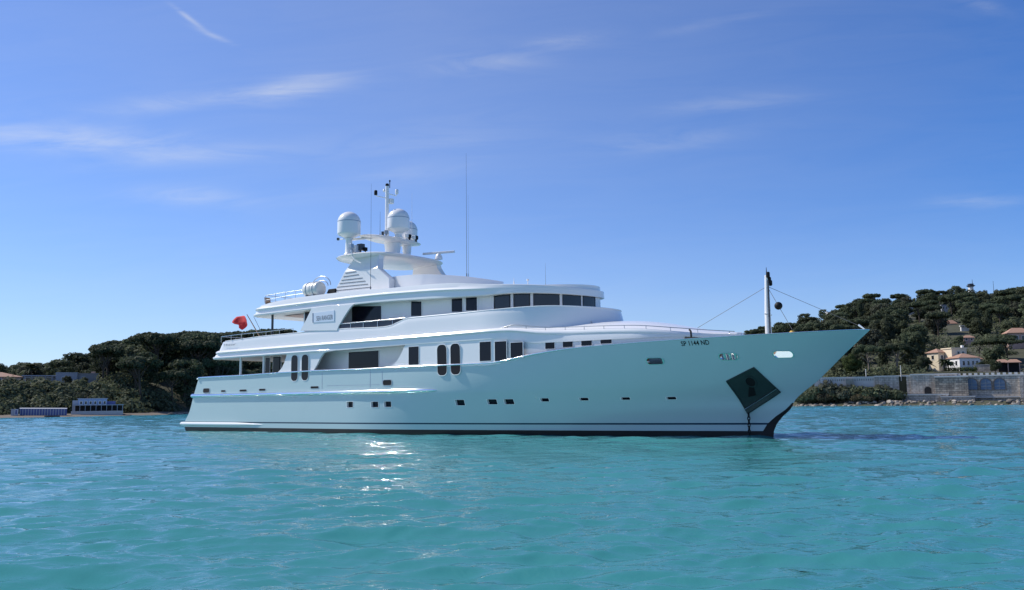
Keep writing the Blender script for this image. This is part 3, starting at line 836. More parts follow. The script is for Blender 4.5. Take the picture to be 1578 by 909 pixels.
# ------------------------------------------------------------------ radar arch
LEG_Y = 3.25
def arch():
    A = lambda p: S(p[0], p[1], -LEG_Y - .25)
    lev = [((514, 452), (600, 446), 0), ((520.5, 439), (600, 429), 0), ((531, 418.5), (582, 413), 0), ((539, 398), (577, 397), .36), ((550, 389), (577, 389), .5)]
    def leg_mesh(sg):
        rows = []
        for l, r, inn in lev:
            a, b = A(l), A(r); yo, yi = -LEG_Y - .25 + inn, -LEG_Y + .25 + inn
            rows.append([(a[0], sg * yo, a[1]), (b[0], sg * yo, b[1]), (b[0], sg * yi, b[1]), (a[0], sg * yi, a[1])])
        m = MB(); m.grid(rows, 0, True); m.add(rows[0], [(0, 1, 2, 3)]); m.add(rows[-1], [(0, 1, 2, 3)]); return m.build('arch_leg', 'mast_white', yacht, weld=.001, bevel=.03)
    leg = leg_mesh(1)
    lv = MB()
    for (x0, y0, x1, y1) in [(529.5, 426.5, 553, 423), (526.5, 432, 559, 428.2), (523.5, 437, 563, 433), (519.5, 442.5, 567, 437.8), (516.5, 448, 572, 442.4), (532.5, 421, 549, 418.5)]:
        a, b = A((x0, y0)), A((x1, y1)); lv.box(((a[0] + b[0]) / 2, -LEG_Y - .255, (a[1] + b[1]) / 2), (b[0] - a[0], .03, .035), 0, 0, -math.atan2(b[1] - a[1], b[0] - a[0]))
    lv.build('louver', 'dark_pole', leg)
    leg_mesh(-1)
    # lens-shaped platform across the arch
    xs0, xs1 = A((517, 398))[0], A((600, 396))[0]
    z0 = A((560, 392))[1]
    n = 30; rows = []
    X0, X1 = SIDE_X
    cx, ax, ay = (X0 + X1) / 2, (X1 - X0) / 2, LEG_Y + .6
    for k, dz in ((0, -.22), (.55, -.20), (.86, -.12), (.97, -.04), (1.0, .06), (.98, .12), (.9, .17), (0, .2)):
        rows.append([(cx + ax * k * (abs(math.cos(t)) ** .75) * (1 if math.cos(t) > 0 else -1), ay * k * (abs(math.sin(t)) ** .6) * (1 if math.sin(t) > 0 else -1), z0 + dz) for t in [2 * math.pi * i / 64 for i in range(64)]])
    mb = MB(); mb.grid(rows, 0, True)
    mb.build('arch_platform', 'mast_white', yacht, smooth=40, weld=.002)
    return z0
a0 = S(519, 398, -LEG_Y - .4)[0]
SIDE_X = (a0 - 1.25, a0 + 4.2)
Zp = arch()
def radome(px, Y, y_top, y_bot, w, y_foot):
    X, zc = S(px, (y_top + y_bot) / 2, Y); zt = S(px, y_top, Y)[1]; zb = S(px, y_bot, Y)[1]; zf = S(px, y_foot, Y)[1]
    x1 = S(px + w / 2, y_bot, Y)[0]
    dp = (BO + BF * X + BN * Y - CAMP).dot(c_fw); r = w / 2 / FPX * dp
    mb = MB(); prof = [(r * .16, zb - .26), (r * .35, zb - .22), (r * .9, zb - .02), (r * .985, zb + .04), (r, zb + .12)]
    prof = [(max(a, .02), b) for a, b in prof]
    cyl = zt - r * .95
    prof += [(r, cyl * .6 + zb * .4)]
    band = prof[-1][1]
    prof += [(r, cyl)] + [(r * math.cos(a), cyl + r * .95 * math.sin(a)) for a in [math.pi / 2 * k / 10 for k in range(1, 10)]] + [(.02, zt)]
    mb.lathe((X, Y, 0), prof, 32)
    o = mb.build('radome', 'mast_white', yacht, smooth=50)
    b = MB(); zz = cyl + .02; rr = r + .006
    b.lathe((X, Y, 0), [(rr, zz), (rr, zz + .05)], 32); b.build('seam_band', 'dome_band', o, smooth=60)
    p = MB(); p.lathe((X, Y, 0), [(.34, zf), (.26, zf + .1), (.22, zb - .35), (.30, zb - .24)], 20); p.build('pedestal', 'mast_white', o, smooth=40)
    return X, zb
radome(538, -3.1, 326.5, 362, 36.5, 392)
radome(614, -0.3, 321.7, 354, 35, 366)
radome(627, 2.9, 340, 374, 33.4, 388)
def top_platform():
    # raised transverse platform on two pedestals
    XA = S(597, 368, 0.2)[0]; z = S(597, 370, 0.2)[1]
    ya = SX(557, 371, XA)[0]; yb = SX(645, 373, XA)[0]
    cy, ay = (ya + yb) / 2, (yb - ya) / 2
    rows = []
    for k, dz in ((0, -.18), (.7, -.15), (.96, -.03), (1, .03), (.95, .08), (0, .14)):
        rows.append([(XA + 1.05 * k * math.cos(t), cy + ay * k * (abs(math.sin(t)) ** .8) * (1 if math.sin(t) > 0 else -1), z + dz) for t in [2 * math.pi * i / 48 for i in range(48)]])
    mb = MB(); mb.grid(rows, 0, True); mb.build('upper_platform', 'mast_white', yacht, smooth=40, weld=.002)
    y1 = SX(605, 380, XA)[0]; y2 = SX(627, 380, XA)[0]
    for y, w in ((y1, .62), (y2, .34)):
        mb = MB(); mb.lathe((XA, y, 0), [(w * .95, Zp + .1), (w * .85, (Zp + z) / 2), (w, z - .1)], 20)
        mb.build('platform_pedestal', 'mast_white', yacht, smooth=50)
    return XA, z
XA, ZA = top_platform()
def signal_mast():
    X, zb = S(596.3, 364, 0); zt = S(597, 287, 0)[1]
    mb = MB(); mb.tube([(X, 0, zb - .3), (X, 0, zt)], [.15, .13], 12)
    o = mb.build('signal_mast', 'mast_white', yacht, smooth=50)
    def arm(z_px, xpx, up, lx):
        z = S(596, z_px, 0)[1]; y = SX(xpx, z_px, X)[0]
        m = MB(); m.tube([(X, 0, z), (X, y * .9, z - .02), (X, y, z + up)], .035, 8); m.build('mast_arm', 'mast_white', o, smooth=50)
        m = MB(); m.lathe((X, y, z + up), [(.10, 0), (.12, .05), (.12, .28), (.09, .34)], 12); m.build('navigation_light', lx, o, smooth=40)
    arm(305.5, 579, .03, 'rubber'); arm(298, 611.5, .12, 'mast_white')
    m = MB(); m.lathe((X, 0, zt), [(.13, -.05), (.13, .16), (.08, .2)], 12); m.build('navigation_light', 'rubber', o, smooth=40)
    m = MB(); m.tube([(X + .1, .15, zt - .1), (X + .1, .15, S(600, 279, 0)[1])], .03, 6); m.lathe((X + .1, .15, S(600, 279.5, 0)[1]), [(.05, 0), (.06, .12), (.02, .16)], 8); m.build('mast_aerial', 'dark_pole', o)
    z = S(601, 309, 0)[1]
    m = MB(); m.box((X + .2, .2, z), (.3, .3, .36)); m.build('instrument_box', 'satin_white', o, bevel=.03)
    m = MB(); m.lathe((X, -.3, S(591, 296, 0)[1]), [(.05, -.1), (.1, 0), (.05, .12)], 10); m.build('mast_sensor', 'mast_white', o)
signal_mast()
def whip(px, y0, y1, Y, r, m='wire'):
    X, z0 = S(px, y1, Y); z1 = S(px, y0, Y)[1]
    mb = MB(); mb.tube([(X, Y, z0 - .1), (X, Y, z0 + (z1 - z0) * .3), (X, Y, z1)], [r, r * .8, r * .35], 6)
    mb.lathe((X, Y, z0 - .1), [(r * 2.2, 0), (r * 2, .2), (r, .3)], 8)
    mb.build('whip_antenna', m, yacht, smooth=50)
for a in [(571, 283, 445, -3.9, .016), (585.6, 326, 364, -.8, .018), (634.7, 297, 366, 1.0, .016, 'mast_white'), (719.3, 236, 425, -1.4, .016), (722, 300, 425, 1.2, .009), (792, 428, 437.5, -1.5, .02, 'mast_white'), (841, 405, 442, 0.5, .01)]: whip(*a)
def radar():
    X, z = S(676, 392, 2.6)
    mb = MB(); mb.lathe((X, 2.6, z - .35), [(.28, 0), (.25, .2), (.18, .32), (.12, .4)], 16); o = mb.build('radar_scanner', 'mast_white', yacht, smooth=45)
    b = MB(); b.box((X, 2.6, z + .12), (2.5, .16, .15), 0, math.radians(16)); b.build('scanner_bar', 'satin_white', o, bevel=.03)
radar()
def arch_gear():
    XB = S(545, 378, -2.6)[0]
    for i, (px, py, Y, sz) in enumerate([(548, 384, -2.7, .5), (556, 381, -2.5, .45), (541, 379, -3.6, .3), (563, 384, -2.4, .25)]):
        X, z = S(px, py, Y); mb = MB(); mb.box((X, Y, z), (sz, sz * .8, sz)); mb.tube([(X, Y, z - .6), (X, Y, z)], .05, 6); mb.build('signal_box', ['satin_white', 'dark_pole', 'dome_band', 'rubber'][i], yacht, bevel=.02)
    mb = MB(); pts = [S(p[0], p[1], -LEG_Y - .55) for p in [(541, 385), (543, 395), (549, 402), (556, 405.5)]]; mb.tube([(p[0], -LEG_Y - .55, p[1]) for p in pts], .04, 8); mb.build('cable', 'satin_white', yacht, smooth=60)
    # boom-like bracket carrying lights beside the starboard dome
    a, b = S(541, 370, -2.4), S(580, 360.5, -1.6); mb = MB(); mb.tube([(a[0], -2.6, a[1]), (b[0], -1.0, b[1] - .1)], .09, 8)
    mb.lathe((b[0], -1.0, b[1] - .05), [(.09, 0), (.1, .3)], 10, 1); mb.tube([S3(521, 369, -3.3), S3(540, 367.5, -3.1)], .03, 6); mb.lathe(S3(521, 370.2, -3.3), [(.09, 0), (.1, .16)], 8, 1)
    mb.build('light_bracket', ['satin_white', 'dark_pole'], yacht, smooth=40)
    for px, py, Y, m in ((626, 364, 1.2, 'satin_white'), (631, 365, 1.6, 'rubber'), (637, 366.5, 2.0, 'satin_white'), (595, 358.5, -.6, 'dome_band'), (641, 367, 2.3, 'rubber')):
        X, z = S(px, py, Y); mb = MB(); mb.lathe((X, Y, z - .28), [(.07, 0), (.06, .15), (.17, .2), (.17, .42), (.1, .46)], 10); mb.build('searchlight', m, yacht, smooth=40)
def S3(x, y, Y): X, z = S(x, y, Y); return (X, Y, z)
arch_gear()

# ------------------------------------------------------------------ deck gear
def raft():
    Y = -3.7; X, z = S(484, 446, Y); x0 = S(473, 448, Y)[0]; x1 = S(495, 444, Y)[0]
    r = .50; rows = []
    mb = MB()
    for x, k in ((x0, .02), (x0, .8), (x0 + .06, .96), (x0 + .12, 1), (X - .06, 1), (X - .05, 1.05), (X + .05, 1.05), (X + .06, 1), (x1 - .12, 1), (x1 - .06, .96), (x1, .8), (x1, .02)):
        rows.append([(x, Y + r * k * math.cos(w), z + r * k * math.sin(w)) for w in [2 * math.pi * i / 28 for i in range(28)]])
    mb.grid(rows, 0, True); o = mb.build('life_raft', 'raft_shell', yacht, smooth=40)
    b = MB()
    for x in (x0 + .4, x1 - .4): b.tube([(x, Y + (r + .012) * math.cos(w), z + (r + .012) * math.sin(w)) for w in [2 * math.pi * i / 24 for i in range(25)]], .025, 6)
    b.build('strap', 'dome_band', o)
    c = MB()
    for x in (x0 + .4, x1 - .4): c.box((x, Y, z - .52), (.1, .9, .22))
    c.build('cradle', 'steel', o)
raft()
def hoops():
    X, z = S(495, 443, -2.4)
    for (px0, px1, ytop, yb, Y) in ((480.5, 509.5, 426, 443, -2.0), (484.5, 505.5, 432.5, 443, -2.3)):
        a, b = S(px0, yb, Y), S(px1, yb, Y); t = S((px0 + px1) / 2, ytop, Y)[1]; cx, rx, rz_ = (a[0] + b[0]) / 2, (b[0] - a[0]) / 2, t - a[1]
        mb = MB(); mb.tube([(cx + rx * math.cos(w), Y, a[1] + rz_ * math.sin(w)) for w in [math.pi * k / 20 for k in range(21)]], .03, 8); mb.build('awning_hoop', 'steel', yacht, smooth=50)
    a, b = S(503, 450, -3.3), S(517, 444.5, -3.3); mb = MB(); mb.prism([S(*p, -3.6) for p in [(503, 452), (506, 445.5), (516.5, 444.2), (516.5, 452)]], -3.6, -2.8); mb.build('hot_tub_cover', 'rubber', yacht, bevel=.03)
hoops()
def railing(name, tops, Y, base, n_post, mid=True, r=.022, m='chrome', ends=None):
    """tops: picture points of the top rail on plane Y (or 3-D points); base(X): deck edge height"""
    P = [S3(p[0], p[1], Y) for p in tops]; mb = MB(); mb.tube(P, r, 8)
    L = [P[0]]; 
    for i in range(n_post):
        f = i / (n_post - 1) * (len(P) - 1); k = min(int(f), len(P) - 2); q = Vector(P[k]).lerp(Vector(P[k + 1]), f - k); mb.tube([(q.x, q.y, base(q.x)), tuple(q)], r * .8, 6)
    if mid: mb.tube([(p[0], p[1], (p[2] + base(p[0])) / 2) for p in P], r * .6, 6)
    return mb.build(name, m, yacht, smooth=50)
railing('railing', [(341, 518.8), (372, 514.8), (410, 511), (452, 506)], -4.35, L3, 7, False, .018)
railing('railing', [(522.5, 499.4), (545, 497.2), (570, 495), (600, 492.2), (624, 489.6)], -4.38, L3, 6, False, .026)
def rail_panel():
    mb = MB(); P = [S(x, y, -4.33) for x, y in [(521.5, 500.4), (545, 498.2), (570, 496), (600, 493.2), (622, 490.8)]]
    mb.prism(P + [(p[0], L3(p[0]) - .02) for p in reversed(P)], -4.34, -4.31); mb.build('rail_panel', 'smoked_panel', yacht)
rail_panel()
railing('railing', [(409.5, 455.4), (440, 450.4), (471, 446)], -4.05, R3, 5, True, .02, 'steel')
# railing across the aft end of the sun deck
def aft_rails():
    mb = MB(); x, z = S(409.5, 455.4, -4.05)
    mb.tube([(x, -4.05, z), (x, 3.9, z)], .02, 8); mb.tube([(x, -4.05, (z + R3(x)) / 2), (x, 3.9, (z + R3(x)) / 2)], .014, 6)
    for y in (-4.05, -2.4, -.8, .8, 2.4, 3.9): mb.tube([(x, y, R3(x) - .2), (x, y, z)], .018, 6)
    mb.tube([(x, 3.9, z), (20, 3.9, R3(18) + .9)], .02, 8); mb.build('railing', 'steel', yacht, smooth=50)
    mb = MB(); x, z = S(341, 518.8, -4.35)
    mb.tube([(x, -4.35, z), (x - .2, 4.2, z)], .02, 8)
    for y in (-3, -1.5, 0, 1.5, 3, 4.2): mb.tube([(x - .1, y, 5.9), (x - .1, y, z)], .018, 6)
    mb.tube([(x - .2, 4.2, z), (13.5, 4.25, L3(13) + .6)], .02, 8)
    for X in (6, 8, 10, 12): mb.tube([(X, 4.22, L3(X)), (X, 4.22, L3(X) + .62)], .018, 6)
    mb.build('railing', 'steel', yacht, smooth=50)
aft_rails()
# low hand rail along the edge of the fore deck
def fore_rail():
    mb = MB(); bt = lambda X, z: tr(X)
    pts = [(X, -(tr(X) - .06), L2(X) + .06 + .22 * sm(X, 30.8, 32)) for X in np.linspace(30.6, TR1 - .15, 40)]
    mb.tube(pts, .02, 8)
    for X in np.linspace(31.5, TR1 - .3, 11): mb.tube([(X, -(tr(X) - .06), L2(X) - .1), (X, -(tr(X) - .06), L2(X) + .06 + .22 * sm(X, 30.8, 32))], .016, 6)
    mb.mirror(); mb.build('hand_rail', 'steel', yacht, smooth=50)
    X, z = S(1064, 511, -2.9); mb = MB(); mb.tube([S3(1065.2, 519.5, -3.3), S3(1064.5, 510.5, -3.3), S3(1062.5, 508, -3.2)], .05, 8); mb.build('davit_post', 'rubber', yacht, smooth=50)
fore_rail()
# pillars
for px, y0, y1, Y, base, m in ((371.3, 552.5, 579, -4.1, 3.0, 'mast_white'), (406.8, 551, 577, -4.1, 3.0, 'mast_white')):
    X, zt = S(px, y0, Y); mb = MB(); mb.tube([(X, Y, base), (X, Y, L0(X) + .02)], .09, 12); mb.build('deck_pillar', m, yacht, smooth=50)
    mb = MB(); mb.tube([(X, -Y, base), (X, -Y, L0(X) + .02)], .09, 12); mb.build('deck_pillar', m, yacht, smooth=50)
X, zt = S(420, 490, -3.9); mb = MB(); mb.tube([(X, -3.9, L3(X) - .8), (X, -3.9, R0(X) + .03)], .085, 12); mb.build('deck_pillar', 'dark_pole', yacht, smooth=50)
# small lights and aerials on the wheelhouse roof
def roof_bits():
    for px, y0, y1, Y, m in ((813.5, 430, 441, -1.6, 'satin_white'), (862, 439.5, 443, -.6, 'satin_white'), (888, 441.5, 446, .4, 'satin_white')):
        X, z = S(px, y1, Y); zt = S(px, y0, Y)[1]; w = .05 if y1 - y0 > 6 else .16
        mb = MB(); mb.lathe((X, Y, 0), [(w * .5, z - .25), (w * .5, zt - .12), (w * 1.4, zt - .1), (w * 1.4, zt)], 12); mb.build('roof_light', m, yacht, smooth=40)
roof_bits()
# bow mast with its stays
def bow_mast():
    X, zb = S(1184.3, 514, 0); zt = S(1181, 424, 0)[1]; Xt = S(1181.3, 424, 0)[0]
    mb = MB(); mb.tube([(X, 0, 4.2), (X, 0, zb + 1), (Xt, 0, zt)], [.17, .155, .10], 14)
    o = mb.build('bow_mast', 'satin_white', yacht, smooth=50)
    f = MB(); f.tube([(X + .14, -.14, 4.3), (Xt + .1, -.1, zt - .3)], .045, 8); f.build('mast_track', 'dark_pole', o)
    m = MB(); z = S(1184, 484.5, 0)[1]; x = X * .4 + Xt * .6
    m.tube([(x, -.45, z), (x, .45, z)], .035, 8); m.build('crosstree', 'satin_white', o)
    for zz, y in ((zt - .15, -.12), (zt - .55, .16), (zt - .4, .02)):
        m = MB(); m.lathe((Xt + .12, y, zz), [(.05, 0), (.10, .04), (.10, .26), (.06, .3)], 10); m.build('navigation_light', 'rubber', o, smooth=40)
    m = MB(); m.tube([(Xt, 0, zt), (Xt, 0, S(1179, 412, 0)[1])], [.035, .012], 6); m.build('mast_aerial', 'dark_pole', o)
    zs = S(1183, 441, 0)[1]
    for e in [S3(1071, 507.5, 0.2), S3(1327, 503, 0), S3(1221, 508, -.9)]:
        m = MB(); m.tube([(Xt, 0, zs), e], .012, 6); m.build('stay_wire', 'wire', o)
    m = MB(); m.tube([S3(1323, 500.5, 0), S3(1332, 507, 0)], [.05, .03], 8); m.build('bow_fitting', 'white_trim', yacht)
    m = MB(); b = S3(1221, 508, -.9); m.lathe((b[0], b[1], b[2] - .35), [(.25, 0), (.22, .15), (.1, .3)], 10); m.build('mooring_bollard', 'brass', yacht)
    return (Xt, 0, zs), S3(1221, 508, -.9)
s_top, s_bot = bow_mast()
def to_world(p): v = BO + BF * p[0] + BN * p[1]; return Vector((v.x, v.y, p[2]))
def day_shape():
    f = .46; p = [s_top[k] + (s_bot[k] - s_top[k]) * f for k in range(3)]; w = to_world(p)
    mb = MB(); mb.lathe((0, 0, 0), [(.02, -.20)] + [(.20 * math.cos(a), .20 * math.sin(a)) for a in [math.radians(d) for d in range(-75, 80, 15)]] + [(.02, .20)], 24)
    o = mb.build('anchor_ball', 'rubber', None, smooth=60); o.location = w
    tag(o, 'black anchor ball hanging from the wire beside the bow mast', 'signal ball')
day_shape()
# flagstaff and flag
def flag():
    b = S3(404.5, 517.5, -.5); t = S3(380.5, 484.5, -.5)
    b = (b[0], -.5, b[2] - .4)
    mb = MB(); mb.tube([b, t], [.05, .03], 8); mb.build('flagstaff', 'teak', yacht, smooth=50)
    m = MB(); m.tube([S3(391, 488, -.5), S3(405.5, 517, -.5)], .018, 6); m.build('flag_halyard', 'wire', yacht)
    # the flag hangs bunched from the staff
    P0 = to_world(t)
    out = [(361, 497), (365, 488), (372, 486), (379, 487.5), (383, 493), (380.5, 499), (376.5, 503), (372.5, 508.5), (369.5, 505.5), (368.5, 500.5), (364.5, 499.5)]
    pts = [S3(p[0], p[1], -.5) for p in out]; cx = sum(p[0] for p in pts) / len(pts); cz = sum(p[2] for p in pts) / len(pts)
    bm = MB(); rows = []
    for k in (0, .3, .55, .8, 1.0):
        row = []
        for i in range(44):
            f = i / 44 * len(pts); a = int(f); u = f - a; q = pts[a % len(pts)]; w = pts[(a + 1) % len(pts)]
            x = q[0] + (w[0] - q[0]) * u; z = q[2] + (w[2] - q[2]) * u
            X = cx + (x - cx) * k; Z = cz + (z - cz) * k
            row.append((X, -.5 + .22 * math.sin(3.1 * X + 1.7 * Z) * (0.4 + .6 * k), Z))
        rows.append(row)
    bm.grid(rows, 0, True)
    bm.v = [tuple(to_world(v) - P0) for v in bm.v]
    o = bm.build('ensign_flag', 'flag_red', None, smooth=60, weld=.001); o.location = P0
    sol = o.modifiers.new('cloth', 'SOLIDIFY'); sol.thickness = .02
    tag(o, 'red ensign hanging from the staff at the stern of the white yacht', 'flag')
flag()
# folded wooden deck chair on the sun deck
def deck_chair():
    X, z = S(421, 462, -2.6); base = R3(X) - .14
    loc = to_world((X, -2.9, base)); ch = empty('deck_chair', loc, YAW)
    tag(ch, 'wooden deck chair behind the rail of the top deck', 'chair')
    mb = MB(); mb.box((0, 0, .42), (.5, .5, .05)); mb.build('seat', 'teak', ch)
    mb = MB(); mb.box((-.26, 0, .72), (.05, .5, .5), 0, 0, -.2); mb.build('backrest', 'teak', ch)
    for sx in (-.22, .22):
        for sy in (-.22, .22):
            mb = MB(); mb.tube([(sx, sy, 0), (sx, sy, .42)], .025, 6); mb.build('leg', 'teak', ch)
    for sy in (-.27, .27): mb = MB(); mb.box((0, sy, .62), (.5, .05, .04)); mb.build('armrest', 'teak', ch)
deck_chair()
# ------------------------------------------------------------------ land
mat('hill_soil', (0.060, 0.062, 0.036), rough=1.0, noise=0.45, nscale=.25, bump=.8, bscale=.9)
mat('sand', (0.15, 0.12, 0.09), rough=1.0, noise=.2, nscale=.4)
def stone(name, c1, c2, mortar, sc):
    m = mat(name, c1, rough=.95, bump=0); nt = m.node_tree; b = nt.nodes['Principled BSDF']; L = nt.links
    tc = nt.nodes.new('ShaderNodeTexCoord'); sp = nt.nodes.new('ShaderNodeSeparateXYZ'); cb = nt.nodes.new('ShaderNodeCombineXYZ'); L.new(tc.outputs['Object'], sp.inputs[0])
    L.new(math_n(nt, 'ADD', sp.outputs[0], math_n(nt, 'MULTIPLY', sp.outputs[1], .7)), cb.inputs[0]); L.new(sp.outputs[2], cb.inputs[1])
    br = N(nt, 'ShaderNodeTexBrick', Scale=sc); br.inputs['Color1'].default_value = (*c1, 1); br.inputs['Color2'].default_value = (*c2, 1); br.inputs['Mortar'].default_value = (*mortar, 1); br.inputs['Mortar Size'].default_value = .03; br.inputs['Brick Width'].default_value = .9; br.inputs['Row Height'].default_value = .42
    L.new(cb.outputs[0], br.inputs['Vector'])
    nz = N(nt, 'ShaderNodeTexNoise', Scale=1.1, Detail=6.0, Roughness=.7); L.new(tc.outputs['Object'], nz.inputs['Vector'])
    mp = nt.nodes.new('ShaderNodeMapping'); mp.inputs['Scale'].default_value = (1.6, 1.6, .12); L.new(tc.outputs['Object'], mp.inputs[0])
    n2 = N(nt, 'ShaderNodeTexNoise', Scale=1.0, Detail=4.0); L.new(mp.outputs[0], n2.inputs['Vector'])
    f = math_n(nt, 'MULTIPLY', math_n(nt, 'ADD', math_n(nt, 'MULTIPLY', nz.outputs[0], 1.5), .25), math_n(nt, 'ADD', math_n(nt, 'MULTIPLY', n2.outputs[0], 1.3), .35))
    vm = nt.nodes.new('ShaderNodeVectorMath'); vm.operation = 'SCALE'; L.new(br.outputs[0], vm.inputs[0]); L.new(f, vm.inputs['Scale']); L.new(vm.outputs[0], b.inputs['Base Color'])
    bp = N(nt, 'ShaderNodeBump', Strength=.8, Distance=.08); L.new(math_n(nt, 'ADD', nz.outputs[0], math_n(nt, 'MULTIPLY', br.outputs[1], -.6)), bp.inputs['Height']); L.new(bp.outputs[0], b.inputs['Normal'])
stone('stone_wall', (0.46, 0.41, 0.35), (0.33, 0.29, 0.25), (0.22, 0.20, 0.18), .9)
stone('buttress_stone', (0.40, 0.34, 0.27), (0.20, 0.17, 0.14), (0.10, 0.09, 0.08), .8)
mat('rough_stone', (0.25, 0.22, 0.19), rough=1.0, noise=.5, nscale=1.6, bump=1.0, bscale=4)
mat('pale_concrete', (0.52, 0.50, 0.47), rough=.9, noise=.15, nscale=1.2)
mat('rock', (0.22, 0.195, 0.165), rough=1.0, noise=.6, nscale=1.6, bump=1.0, bscale=3, objrand=.6)
mat('render_white', (0.70, 0.69, 0.67), rough=.8, noise=.06, nscale=.5)
mat('render_cream', (0.70, 0.59, 0.42), rough=.85, noise=.08, nscale=.5)
mat('render_pink', (0.48, 0.33, 0.27), rough=.85, noise=.08, nscale=.5)
mat('render_grey', (0.30, 0.30, 0.31), rough=.85, noise=.1, nscale=.5)
mat('render_blue', (0.27, 0.35, 0.50), rough=.7, noise=.06, nscale=.5)
mat('terracotta', (0.36, 0.215, 0.15), rough=.9, noise=.25, nscale=2.5)
mat('house_glass', (0.02, 0.025, 0.03), rough=.1)
mat('blue_pane', (0.10, 0.15, 0.23), rough=.25, spec=.2)
mat('arch_stone', (0.10, 0.09, 0.085), rough=.95, noise=.3)
mat('shutter_blue', (0.10, 0.12, 0.28), rough=.7)
mat('dark_opening', (0.012, 0.012, 0.014), rough=.9)
mat('bark', (0.075, 0.058, 0.045), rough=1.0, noise=.3, nscale=2)
mat('pale_bark', (0.20, 0.17, 0.14), rough=1.0, noise=.3, nscale=2)
mat('boat_paint', (0.16, 0.07, 0.05), rough=.6)
def leafmat(name, col, rnd_=.3):
    m = mat(name, col, rough=.75, spec=.2, noise=.5, nscale=.22, objrand=rnd_); nt = m.node_tree; b = nt.nodes['Principled BSDF']
    tl = nt.nodes.new('ShaderNodeBsdfTranslucent'); mx = nt.nodes.new('ShaderNodeMixShader'); mx.inputs[0].default_value = .36
    src = b.inputs['Base Color'].links[0].from_socket; nt.links.new(src, tl.inputs[0])
    nt.links.new(b.outputs[0], mx.inputs[1]); nt.links.new(tl.outputs[0], mx.inputs[2]); nt.links.new(mx.outputs[0], nt.nodes['Material Output'].inputs[0])
    return m
leafmat('pine_needles', (0.072, 0.092, 0.050)); leafmat('oak_leaves', (0.085, 0.099, 0.055)); leafmat('olive_leaves', (0.092, 0.10, 0.068), .25)
leafmat('bright_leaves', (0.075, 0.10, 0.030), .2); leafmat('palm_leaves', (0.05, 0.066, 0.03), .2); leafmat('dry_scrub', (0.11, 0.095, 0.055), .25)

shore_d = pchip([(-400, 190), (0, 196), (190, 205), (280, 216), (360, 235), (480, 300), (600, 520), (900, 560), (1080, 420), (1180, 285), (1240, 250), (1400, 244), (1578, 240), (2000, 235)])
sky_px = [(-400, 605), (-100, 593), (0, 583), (20, 577), (45, 569), (60, 561), (100, 550), (130, 546), (152, 542), (175, 533), (200, 526), (225, 522), (262, 518), (285, 516), (340, 517), (400, 514), (440, 512), (470, 530), (540, 575), (640, 596), (760, 590), (900, 565), (1000, 540), (1080, 524),
          (1130, 514), (1150, 509), (1200, 503), (1240, 493), (1262, 483), (1290, 475), (1320, 464), (1345, 457), (1395, 456), (1440, 451), (1470, 447), (1505, 444), (1530, 448), (1578, 443), (1700, 430), (2000, 425)]
sky_y = pchip(sky_px)
ridge_d = pchip([(-400, 330), (0, 330), (300, 330), (470, 380), (600, 760), (900, 800), (1130, 620), (1300, 640), (1578, 680), (2000, 700)])
TREE_H = pchip([(-400, 9), (300, 12), (470, 10), (600, 8), (1100, 5.6), (1250, 6.2), (1578, 7), (2000, 7)])
def zpx(px, y, d): return G(px, y, d).z
def terr(px, d):
    s, r = shore_d(px), ridge_d(px); zr = max(zpx(px, sky_y(px), r) - TREE_H(px), 4)
    if d <= s: return -1.2 * min((s - d) / 6, 2) 
    if px < 540:      # beach, then a bank, then the wooded slope
        e = d - s
        a = .05 * min(e, 9) + 6.2 * sm(e, 12, 34)
        t = min(max((e - 30) / (r - s - 30), 0), 1.3)
        z = a + (zr - 6.6) * (t ** .85 if t < 1 else 1 - (t - 1) * .4)
    else:
        e = d - s
        w = sm(px, 1150, 1260)
        a = (.9 * sm(e, 0, 3) + lerp(5.9, 6.8, (px - 1330) / 25) * sm(d, 254.6, 255.2)) * w + (6 * sm(e, 0, 22)) * (1 - w)
        t = min(max((e - 26) / (r - s - 26), 0), 1.3)
        z = a + (zr - 7) * (t ** .9 if t < 1 else 1 - (t - 1) * .3)
    return z
def ground_pt(px, d, dz=0.0):
    x, y = at_az(px, d); return Vector((x, y, terr(px, d) + dz))
def hills():
    for name, p0, p1, st, label in (('left_hillside', -400, 620, 10, 'wooded slope behind the beach'), ('right_hillside', 620, 2000, 10, 'wooded hill behind the sea wall')):
        pxs = np.arange(p0, p1 + 1, st); rows = []
        for px in pxs:
            s, r = shore_d(px), ridge_d(px)
            ds = [s - 8, s - 3, s, s + 1.5, s + 3, s + 6, s + 9] + [s + 11 + (r * 1.25 - s - 11) * (i / 44) for i in range(45)] + [r * 1.6] if not 1150 < px < 2000 or s > 252 else [s - 8, s - 3, s, s + 1.5, s + 3, s + 6, s + 7.5, 254.5, 254.8, 255.1, 255.4] + [max(s + 11, 256.5) + (r * 1.25 - max(s + 11, 256.5)) * (i / 40) for i in range(41)] + [r * 1.6]
            row = []
            for d in ds:
                q = ground_pt(px, d); 
                if d > s + 12: q.z += .8 * math.sin(q.x * .13) * math.cos(q.y * .11)
                if d > r * 1.3: q.z = -3
                row.append(q)
            rows.append(row)
        mb = MB(); mb.grid(rows); o = mb.build(name, ['hill_soil'], None, smooth=70); tag(o, label, None, None, 'structure')
    # beach sheet on the left
    rows = []
    for px in range(-300, 345, 8):
        s = shore_d(px); rows.append([ground_pt(px, s - 2, .06), ground_pt(px, s, .05), ground_pt(px, s + 3, .06), ground_pt(px, s + 7 + 1.5 * math.sin(px * .05), .06), ground_pt(px, s + 12 + 2 * math.sin(px * .031), .06)])
    mb = MB(); mb.grid(rows); tag(mb.build('beach', 'sand', None, smooth=60), 'narrow strip of sand', None, None, 'structure')
hills()

